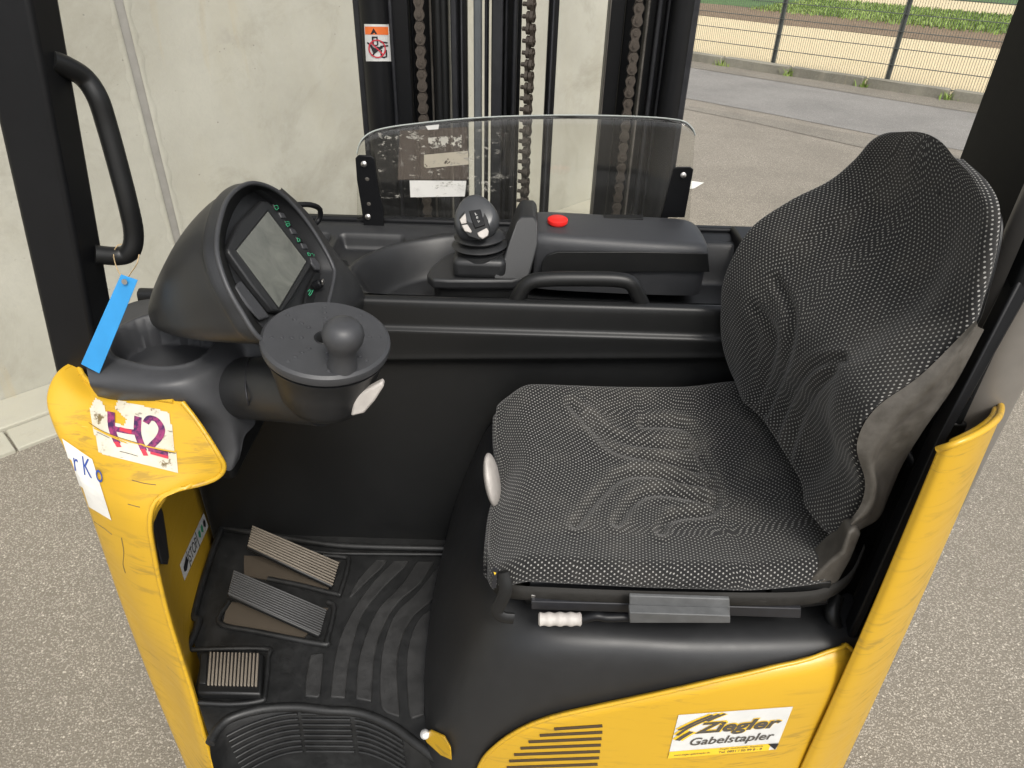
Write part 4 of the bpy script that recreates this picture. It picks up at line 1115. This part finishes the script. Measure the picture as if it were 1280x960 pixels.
hpr('white_button', [(432, 315), (475, 268), (484, 340), (445, 348)], .0290, .005, WHITEP, .0015)
hpr('white_button', [(447, 356), (490, 350), (522, 400), (515, 412), (470, 400)], .0290, .005, WHITEP, .0015)
hpr('white_button', [(560, 412), (630, 375), (645, 400), (640, 430), (600, 455), (572, 440)], .0290, .005, WHITEP, .0015)
for px in (((545, 268), (552, 285), (560, 278)), ((556, 298), (566, 296), (566, 308), (557, 308), (556, 298)), ((566, 322), (572, 338), (580, 325))):
    sub(tube('white_symbol', [toface(500+a/5.82, 220+b/5.82, .0303) for a, b in px], .0006, WHITE, n=1, seg=6), con)
sub(cyl('joystick_stem', (jb.x, jb.y+.012, 1.26), hcn, .014, BLK), con)
# emergency stop
ec = W(697, 276, z=1.277)
sub(cyl('stop_button_stem', (ec.x, ec.y, 1.24), (ec.x, ec.y, 1.275), .014, BLK), con)
e1 = W(697, 276, z=1.277)
sub(lathe('emergency_stop_button', [(0, -.008), (.017, -.008), (.017, -.003), (.021, -.003), (.0215, .0), (.021, .004), (.018, .006), (0, .0065)], e1, (0, -.05, 1), RED, seg=36), con)
# grab loop on the rim
hb = [W(641, 386, y=1.238), W(650, 366, y=1.238), W(662, 353, y=1.238), W(685, 349, y=1.238), W(730, 348.5, y=1.238), W(770, 349.5, y=1.238), W(788, 354, y=1.238), W(796, 366, y=1.238), W(806, 388, y=1.238)]
part(tube('console_handle', hb, .0145, BLK, n=6, seg=16, flat=1.0))

# ---- wind deflector
def wy(x): return 1.60-.05*(abs(x+.02)/.42)**2.2
wtop = [(446, 285), (446, 240), (446, 205), (447, 188), (455, 172), (475, 162), (520, 155), (600, 147.5), (700, 144.5), (790, 146), (845, 150), (862, 157), (869, 172), (866, 200), (858, 240), (852, 285)]
def wpt(u, v):
    y = 1.58
    for _ in range(5): y = wy(W(u, v, y=y).x)
    return W(u, v, y=y)
tp_ = cr([Vector((u, v, 0)) for u, v in wtop], 5)
top_e = [p for p in tp_]
def topv(u):
    best = 300
    for a, b in zip(top_e, top_e[1:]):
        if min(a.x, b.x)-1e-6 <= u <= max(a.x, b.x)+1e-6 and abs(b.x-a.x) > 1e-4:
            best = min(best, a.y+(b.y-a.y)*(u-a.x)/(b.x-a.x))
    return best
G = []
us = [446.2+(868.6-446.2)*(.5-.5*math.cos(math.pi*i/60)) for i in range(61)]
for j in range(13):
    row = []
    for u in us:
        vt = topv(u); ub = u-(u-640)*.0; row.append(wpt(u-(8 if u > 850 else 0)*(j/12), vt+(296-vt)*j/12))
    G.append(row)
wind = part(grid_mesh('wind_deflector', G, GLASS, smooth=60)); solid(wind, .004, 0)
WT = bvh_of(wind)
EDG = simple('acrylic_edge', (.42, .45, .42), .25)
sub(tube('acrylic_edge', [G[0][i]+Vector((0, 0, .001)) for i in range(61)], .0016, EDG, n=1, seg=6), wind)
def brk(px, bolts, holes):
    o = part(prism('deflector_bracket', [W(u, v, y=1.55) for u, v in px], (0, .006, 0), METB, bev=.0015))
    for u, v in bolts: sub(lathe('screw', [(0, 0), (.0065, 0), (.0065, .002), (.004, .004), (0, .0045)], W(u, v, y=1.5495), (0, -1, .15), STEEL, seg=16), o)
    for u, v in holes: sub(lathe('screw_hole', [(.0, .0004), (.004, .0004), (.0045, 0)], W(u, v, y=1.5495), (0, -1, 0), SHELL, seg=12), o)
brk([(444, 198), (448, 194), (464, 195), (468, 199), (472, 230), (479, 262), (480, 286), (463, 286), (462, 300), (457, 300), (455, 286), (452, 262), (446, 225)], [(455, 205), (460, 271)], [(459, 224), (461, 255)])
brk([(842, 211), (847, 209), (863, 209), (867, 212), (861, 245), (856, 272), (826, 272), (829, 262)], [(854, 219)], [])
def wdec(name, px, mat, off=.003): return sub(decal(name, px, WT, mat, off), wind)
wdec('paper_label', [(512, 225), (583, 225.5), (581, 245), (513, 246)], PAPER)
wdec('brown_film', [(500, 163), (584, 158), (585, 224), (497, 224)], FILM, .0027)
wdec('label_remnant', [(530, 193), (585, 188), (586, 205), (530, 210)], m_paper('tan_label', (.42, .38, .30), .42))
wdec('label_remnant', [(535, 172), (577, 168), (577, 184), (537, 188)], m_paper('grey_label', (.50, .48, .42), .48))
wdec('sticker_residue', [(470, 165), (600, 160), (600, 245), (475, 248)], RESID, .0036)
wdec('sticker_residue', [(600, 158), (680, 156), (680, 238), (602, 240)], RESID, .0036)
wdec('label_corner', [(532, 157), (549, 155), (548, 161), (535, 162)], PAPER, .0032)

# ---- mast
MY = 1.86
mast = part(bpy.data.objects.new('lift_mast', None)); C.objects.link(mast)
def mx(u, y, v=70): return W(u, v, y=y).x
def rail(u0, u1, y, dep, mat=RAIL, name='mast_rail', z0=.15, z1=2.6, bev=.004):
    a, b = mx(u0, y), mx(u1, y)
    return sub(box(name, ((a+b)/2, y+dep/2, (z0+z1)/2), (b-a, dep, z1-z0), mat, bev=bev, seg=2), mast)
ux = lambda a: 400+a/2.56-.3
rail(446, 458, 1.90, .10); rail(487, 513, 1.90, .03, METB); rail(509, 519, 1.96, .08, METB); rail(512, 541, 2.0, .02, METB)
rail(488, 493, 1.885, .02)
rail(538, 541, 1.93, .02, SHELL); rail(540.5, 561, 1.94, .06); rail(563.5, 571, 1.90, .05); rail(570, 584, 1.95, .04, METB); rail(575, 579, 1.93, .03)
rail(592, 602, 1.93, .03, simple('blue_grey_rail', (.10, .11, .115), .5)); rail(605.5, 610, 1.93, .06)
rail(614, 651, 1.98, .06, METB); rail(614, 628, 1.90, .08); rail(630, 634, 1.94, .05); rail(640, 646, 1.93, .06)
rail(683.5, 696, 1.93, .05, METB); rail(687, 691, 1.915, .02)
rail(757, 776, 1.92, .06, METB); rail(776, 800, 2.0, .02, METB); rail(797, 846, 1.95, .08, METB); rail(802, 806, 1.92, .04, SHELL); rail(815, 821, 1.925, .03); rail(827, 833, 1.92, .03)
rail(757, 759, 1.905, .02, SHELL)
rail(852, 866, 1.90, .10)
def mcyl(name, u, y, r, mat): x = mx(u, y); return sub(cyl(name, (x, y, .15), (x, y, 2.6), r, mat, seg=40), mast)
cyl_l = mcyl('lift_cylinder', 472, 1.90, .036, METB); mcyl('lift_cylinder', 845, 1.92, .030, METB)
mcyl('hydraulic_hose', 548, 1.92, .010, BLK); mcyl('hydraulic_hose', 555.5, 1.92, .010, BLK)
# cross members low and high
sub(box('cross_member', (-.02, 2.02, .62), (.84, .06, .14), METB, bev=.006), mast); sub(box('cross_member', (-.02, 2.02, 2.5), (.84, .06, .10), METB, bev=.006), mast)
# lift chains: one leaf plate pair per pitch
def chain(u, y, face=True):
    x = mx(u, y); ch = part(bpy.data.objects.new('lift_chain', None)); C.objects.link(ch)
    pitch = .0265; z = .9; k = 0; mA = mB = None
    def linkmesh(off, wd):
        bm = bmesh.new(); n = 10; pr = []
        L_ = []
        for i in range(n+1): a = math.pi*i/n; L_.append((math.cos(a)*wd, pitch/2+math.sin(a)*wd))
        L_.append((-wd*.62, 0))
        for i in range(n+1): a = math.pi+math.pi*i/n; L_.append((math.cos(a)*wd, -pitch/2+math.sin(a)*wd))
        L_.append((wd*.62, 0))
        for (px_, pz_) in [(0, 0)]:
            a_ = [bm.verts.new((q[0], -.004-off, q[1])) for q in L_]; b_ = [bm.verts.new((q[0], .004-off, q[1])) for q in L_]
            bm.faces.new(a_); bm.faces.new(b_[::-1])
            for i in range(len(a_)): bm.faces.new((a_[i], a_[(i+1) % len(a_)], b_[(i+1) % len(a_)], b_[i]))
        for zz in (-pitch/2, pitch/2): bmcyl(bm, (0, -.0075-off, zz), (0, .016, zz), wd*.40, seg=8)
        bmesh.ops.recalc_face_normals(bm, faces=bm.faces); me = bpy.data.meshes.new('chain_link'); bm.to_mesh(me); bm.free(); me.materials.append(CHAIN); return me
    mA, mB = linkmesh(0, .0125), linkmesh(.009, .0125)
    for m_a in (mA, mB): bevel_ = None
    while z < 2.35:
        o = bpy.data.objects.new('chain_link', mA if k % 2 == 0 else mB); C.objects.link(o)
        o.location = (x+random.uniform(-.0008, .0008), y, z)
        if not face: o.rotation_euler.z = R(68)
        o.parent = ch; z += pitch; k += 1
    return ch
chain(526.5, 1.885); chain(778+13, 1.885); chain(660, 1.90, False)
# warning sticker on the cylinder
CT = bvh_of(cyl_l)
def cdec(name, q, mat, off, shape=None, **k): return sub(decal(name, q, CT, mat, off, shape=shape, **k), mast)
cdec('warning_sticker', [(455.5, 30), (486, 30.5), (488.5, 76.5), (458, 76.5)], WHITE, .0010)
cdec('orange_header', [(456.5, 33), (484.5, 33.5), (485, 43.5), (457, 43)], ORANGE, .0016)
cdec('black_triangle', [(463, 35), (471, 35), (471.5, 42.5), (463.5, 42.5)], INK, .0022, ([(0, 0), (1, 0), (.5, 1)], [(0, 1, 2)]))
sq = [(458, 45), (486, 45), (487.5, 73.5), (459.5, 73.5)]
cdec('sticker_drawing', sq, INK, .0022, strokes2d([[(.25, .95), (.5, .95)], [(.28, .95), (.3, .62), (.48, .62), (.46, .95)], [(.05, .72), (.35, .40), (.25, .15)], [(.6, .75), (.9, .70)], [(.62, .55), (.92, .58)], [(.62, .4), (.62, .1), (.82, .1), (.82, .4)]], .07, 2))
cdec('sticker_drawing', sq, INK, .0023, ([(.12, .65), (.55, .52), (.62, .60), (.70, .48), (.48, .34), (.3, .2)], [(0, 1, 4, 5), (1, 2, 3, 4)]))
cdec('red_prohibition_ring', sq, REDINK, .0028, strokes2d([[(.45+.34*math.cos(a*math.pi/8), .45+.38*math.sin(a*math.pi/8)) for a in range(17)], [(.20, .72), (.70, .18)]], .055, 2))

# ---- guard posts, roof, grab bar
pT, pB = W(17, 0, y=1.04), W(128, 395, y=1.02)
zt = 2.3
def postsec(p): return [p+Vector(q) for q in ((-.043, -.02, 0), (.035, -.02, 0), (.035, .05, 0), (-.043, .05, 0))]
a0, a1 = W(95, 395, y=1.02), W(15, 0, y=1.04)
dirp = (a1-a0).normalized()
def onz(z): return a0+dirp*((z-a0.z)/dirp.z)
b_, t_ = postsec(onz(1.12)), postsec(onz(zt))
bm = bmesh.new(); vb = [bm.verts.new(p) for p in b_]; vt = [bm.verts.new(p) for p in t_]
bm.faces.new(vb); bm.faces.new(vt[::-1])
for i in range(4): bm.faces.new((vb[i], vb[(i+1) % 4], vt[(i+1) % 4], vt[i]))
part(bevel(bmobj('front_post', bm, METB), .008, 3))
part(tube('grab_bar', [W(62, 75, y=1.05), W(84, 84, y=1.07), W(106, 98, y=1.09), W(122, 122, y=1.09), W(133, 155, y=1.09), W(147, 205, y=1.085), W(160, 255, y=1.08), W(167, 290, y=1.08), W(164, 312, y=1.075), W(150, 320, y=1.07), W(118, 318, y=1.05)], .0150, BLK, n=6, seg=18))
for x in (-.62, -.40, -.18, .04, .26, .48):
    part(box('roof_bar', (x, 1.45, 2.33), (.05, 1.0, .035), METB, bev=.006))
part(box('roof_frame', (-.02, .96, 2.33), (1.40, .06, .06), METB, bev=.01)); part(box('roof_frame', (-.02, 1.93, 2.33), (1.40, .06, .06), METB, bev=.01))

# ---- stickers
def fdec(name, q, mat, off, shape=None, tree=None, **k): return part(decal(name, q, tree or FT, mat, off, shape=shape, **k))
h2 = [(122, 496), (214, 512), (223, 590), (112, 566)]
hs_ = [(.04, .02), (.30, .0), (.62, .01), (.98, .0), (1.0, .05), (.97, .5), (.955, .90), (.93, .93), (.6, .97), (.36, .99), (.32, .86), (.44, .70), (.40, .58), (.22, .6), (.16, .92), (.10, .97), (.02, .80), (.0, .66), (.0, .55)]
def gridshape(poly, n=34):
    v, f, idx = [], [], {}
    def vid(i, j):
        if (i, j) not in idx: idx[(i, j)] = len(v); v.append((i/n, j/n))
        return idx[(i, j)]
    for i in range(n):
        for j in range(n):
            if sdpoly((i+.5)/n, (j+.5)/n, poly) < .008: f.append((vid(i, j), vid(i+1, j), vid(i+1, j+1), vid(i, j+1)))
    return v, f
fdec('number_sticker', [(110, 495), (216, 511), (223, 591), (122, 566)], TORN.copy() if False else m_sticker(), .0012, gridshape(hs_, 48), label='torn white sticker lettered H2')
NQ = [(110, 495), (216, 511), (223, 591), (122, 566)]
fdec('letter_h', NQ, MARK, .0020, strokes2d([[(.26, .78), (.24, .5), (.28, .26)], [(.58, .78), (.55, .5), (.60, .24)], [(.25, .50), (.42, .50), (.57, .52)]], .088, 3))
fdec('letter_h', NQ, MARKR, .0026, strokes2d([[(.27, .28), (.30, .20)], [(.59, .26), (.62, .16)], [(.34, .52), (.48, .50)]], .065, 2))
fdec('digit_two', NQ, MARK, .0020, strokes2d([[(.665, .70), (.72, .79), (.80, .78), (.85, .68), (.84, .58), (.79, .47), (.72, .37), (.665, .28)], [(.655, .28), (.78, .28), (.90, .27)]], .08, 4))
fdec('digit_two', NQ, MARKR, .0024, strokes2d([[(.68, .225), (.90, .215)]], .045, 2))
# dark scrapes across the sticker
fdec('scrape', NQ, YEL, .0029, strokes2d([[(-.02, .50), (.15, .40), (.4, .34), (.62, .33)], [(.02, .44), (.2, .36), (.4, .30)], [(.6, .32), (.8, .32), (1.0, .33)]], .022, 4))
fdec('scrape', NQ, INK, .0031, strokes2d([[(-.03, .52), (.1, .43), (.3, .37), (.56, .34)], [(.3, .13), (.4, .13), (.52, .12)], [(.05, .38), (.2, .32)], [(.75, .30), (1.0, .31)]], .009, 4))
fdec('name_sheet', [(74, 545), (116, 574), (140, 650), (100, 626)], PAPER, .0012, label='white sheet with blue handwriting')
fdec('blue_handwriting', [(78, 556), (128, 582), (130, 604), (82, 582)], BLUEINK, .0020, text2d('a r K o', .0, 0, 1))
# scratches on the yellow cover and corner
for L_ in ([(152, 672), (155, 690), (154, 705), (157, 716)], [(118, 652), (130, 660), (140, 668)], [(165, 600), (180, 604), (195, 606)], [(214, 800), (222, 806), (228, 815)], [(160, 630), (175, 634)]):
    pts = [stick(p, FT, .0003) for p in L_]
    if all(pts): sub(tube('scratch', pts, .0007, simple('scratch_dark', (.12, .09, .05), .8) if 'scratch_dark' not in bpy.data.materials else bpy.data.materials['scratch_dark'], n=3, seg=5), front)
sq = [(225, 698), (255, 640), (259, 660), (230, 724)]
SQ = [(253, 641), (259.5, 657), (229.5, 727), (224, 707)]       # runs up the panel: TL,TR,BR,BL with text along
def idec(name, q, mat, off, shape=None, **k): return part(decal(name, q, IT, mat, off, shape=shape, **k))
TQ = [(224, 706), (254, 641), (260, 658), (230, 726)]           # (0,1) (1,1) (1,0) (0,0): x axis runs up the panel
idec('stop_sticker', TQ, WHITE, .0010, label='white STOP sticker')
mqs = quadmap([Vector((*p, 0)) for p in TQ])
def subq(x0, x1, y0, y1): return [tuple(mqs(a, b))[:2] for a, b in ((x0, y1), (x1, y1), (x1, y0), (x0, y0))]
idec('stop_lettering', subq(.28, .60, .18, .82), INK, .0018, text2d('STOP'))
idec('stop_symbol', subq(.04, .24, .1, .9), INK, .0018, ([(.1, .3), (.45, .15), (1, .45), (.9, .95), (.5, .75), (.1, .6)], [(0, 1, 2, 3, 4, 5)]))
idec('stop_divider', subq(.25, .265, .0, 1.0), INK, .0018); idec('stop_divider', subq(.62, .635, .0, 1.0), INK, .0018)
for a in (.68, .78, .88): idec('stop_symbol', subq(a, a+.08, .25, .75), GINK if a < .8 else INK, .0018, ([(0, .4), (.6, 0), (1, .5), (.8, 1), (.2, .9)], [(0, 1, 2, 3, 4)]))
# Ziegler sticker
ZQ = [(848, 893), (991, 882.5), (969.5, 936), (834.5, 947)]
mz = quadmap([Vector((*p, 0)) for p in ZQ])
def zq(x0, x1, y0, y1): return [tuple(mz(a, b))[:2] for a, b in ((x0, y1), (x1, y1), (x1, y0), (x0, y0))]
def zd(name, q, mat, off, shape=None, **k): return sub(decal(name, q, SP_T, mat, off, shape=shape, **k), side)
WP = WHITE
zd('dealer_sticker', ZQ, WP, .0010, label='white dealer sticker lettered Ziegler Gabelstapler')
zd('sticker_band', zq(0, .93, .0, .155), YPRINT, .0016)
zd('sticker_corner', zq(0, 1, 0, 1), INK, .0026, ([(.985, .015), (1.0, .16), (.90, .165)], [(0, 1, 2)]))
GRYI = simple('dark_grey_print', (.075, .065, .055), .6); YZ = YPRINT
zsh = text2d('Ziegler', .035, .25)
zd('ziegler_outline', zq(.175, .955, .455, .80), YZ, .0017, text2d('Ziegler', .075, .25)); zd('ziegler_lettering', zq(.185, .945, .465, .79), GRYI, .0024, zsh)
zd('gabelstapler_lettering', zq(.17, .93, .215, .44), GRYI, .0022, text2d('Gabelstapler', .012, .2))
for L_, wd_ in (([(.035, .66), (.16, .82), (.30, .96)], .035), ([(.03, .54), (.13, .72), (.36, .965)], .035), ([(.045, .42), (.10, .52), (.155, .60)], .05), ([(.27, .82), (.33, .89), (.41, .97)], .035)):
    zd('logo_outline', zq(0, 1, 0, 1), YZ, .0018, strokes2d([L_], wd_*2.3, 5)); zd('logo_stripe', zq(0, 1, 0, 1), GRYI, .0026, strokes2d([L_], wd_, 5))
zd('web_lettering', zq(.05, .38, .035, .09), GRYI, .0021, text2d('www.ziegler-gabelstapler.de'))
zd('address_lettering', zq(.46, .86, .10, .145), GRYI, .0021, text2d('Ziegler Gabelstapler Augsburg')); zd('phone_lettering', zq(.46, .86, .03, .08), GRYI, .0021, text2d('Tel. 0821 / 50 99 8 - 0', .01))

# ---- blue tag hanging from the grab bar (own thing)
tq = [W(151, 343, y=.96), W(172, 350, y=.955), W(124, 467, y=.925), W(101, 455, y=.93)]
tg = empty('hanging_tag', sum(tq, Vector())/4, 'bright blue plastic tag hanging on a thin string from the black grab bar', 'tag')
TGI = Matrix.Translation(-tg.location)
def tgp(o): o.parent = tg; o.matrix_parent_inverse = TGI; return o
nrm = (tq[1]-tq[0]).cross(tq[2]-tq[0]).normalized()
tgp(prism('tag_card', tq, nrm*.0012, BLUE, bev=.0004))
eye = W(156, 352, y=.953)
tgp(lathe('eyelet', [(.0018, 0), (.0042, 0), (.0042, .0016), (.0018, .0016)], eye, (0, -1, .2), STEEL, seg=16))
tgp(tube('string', [eye, W(146, 335, y=.99), W(142, 318, y=1.055), W(146, 308, y=1.062), W(152, 305, y=1.064)], .0009, STRING, n=5, seg=6))
tgp(tube('string', [eye, W(163, 342, y=.99), W(171, 330, y=1.05), W(174, 318, y=1.064)], .0009, STRING, n=5, seg=6))
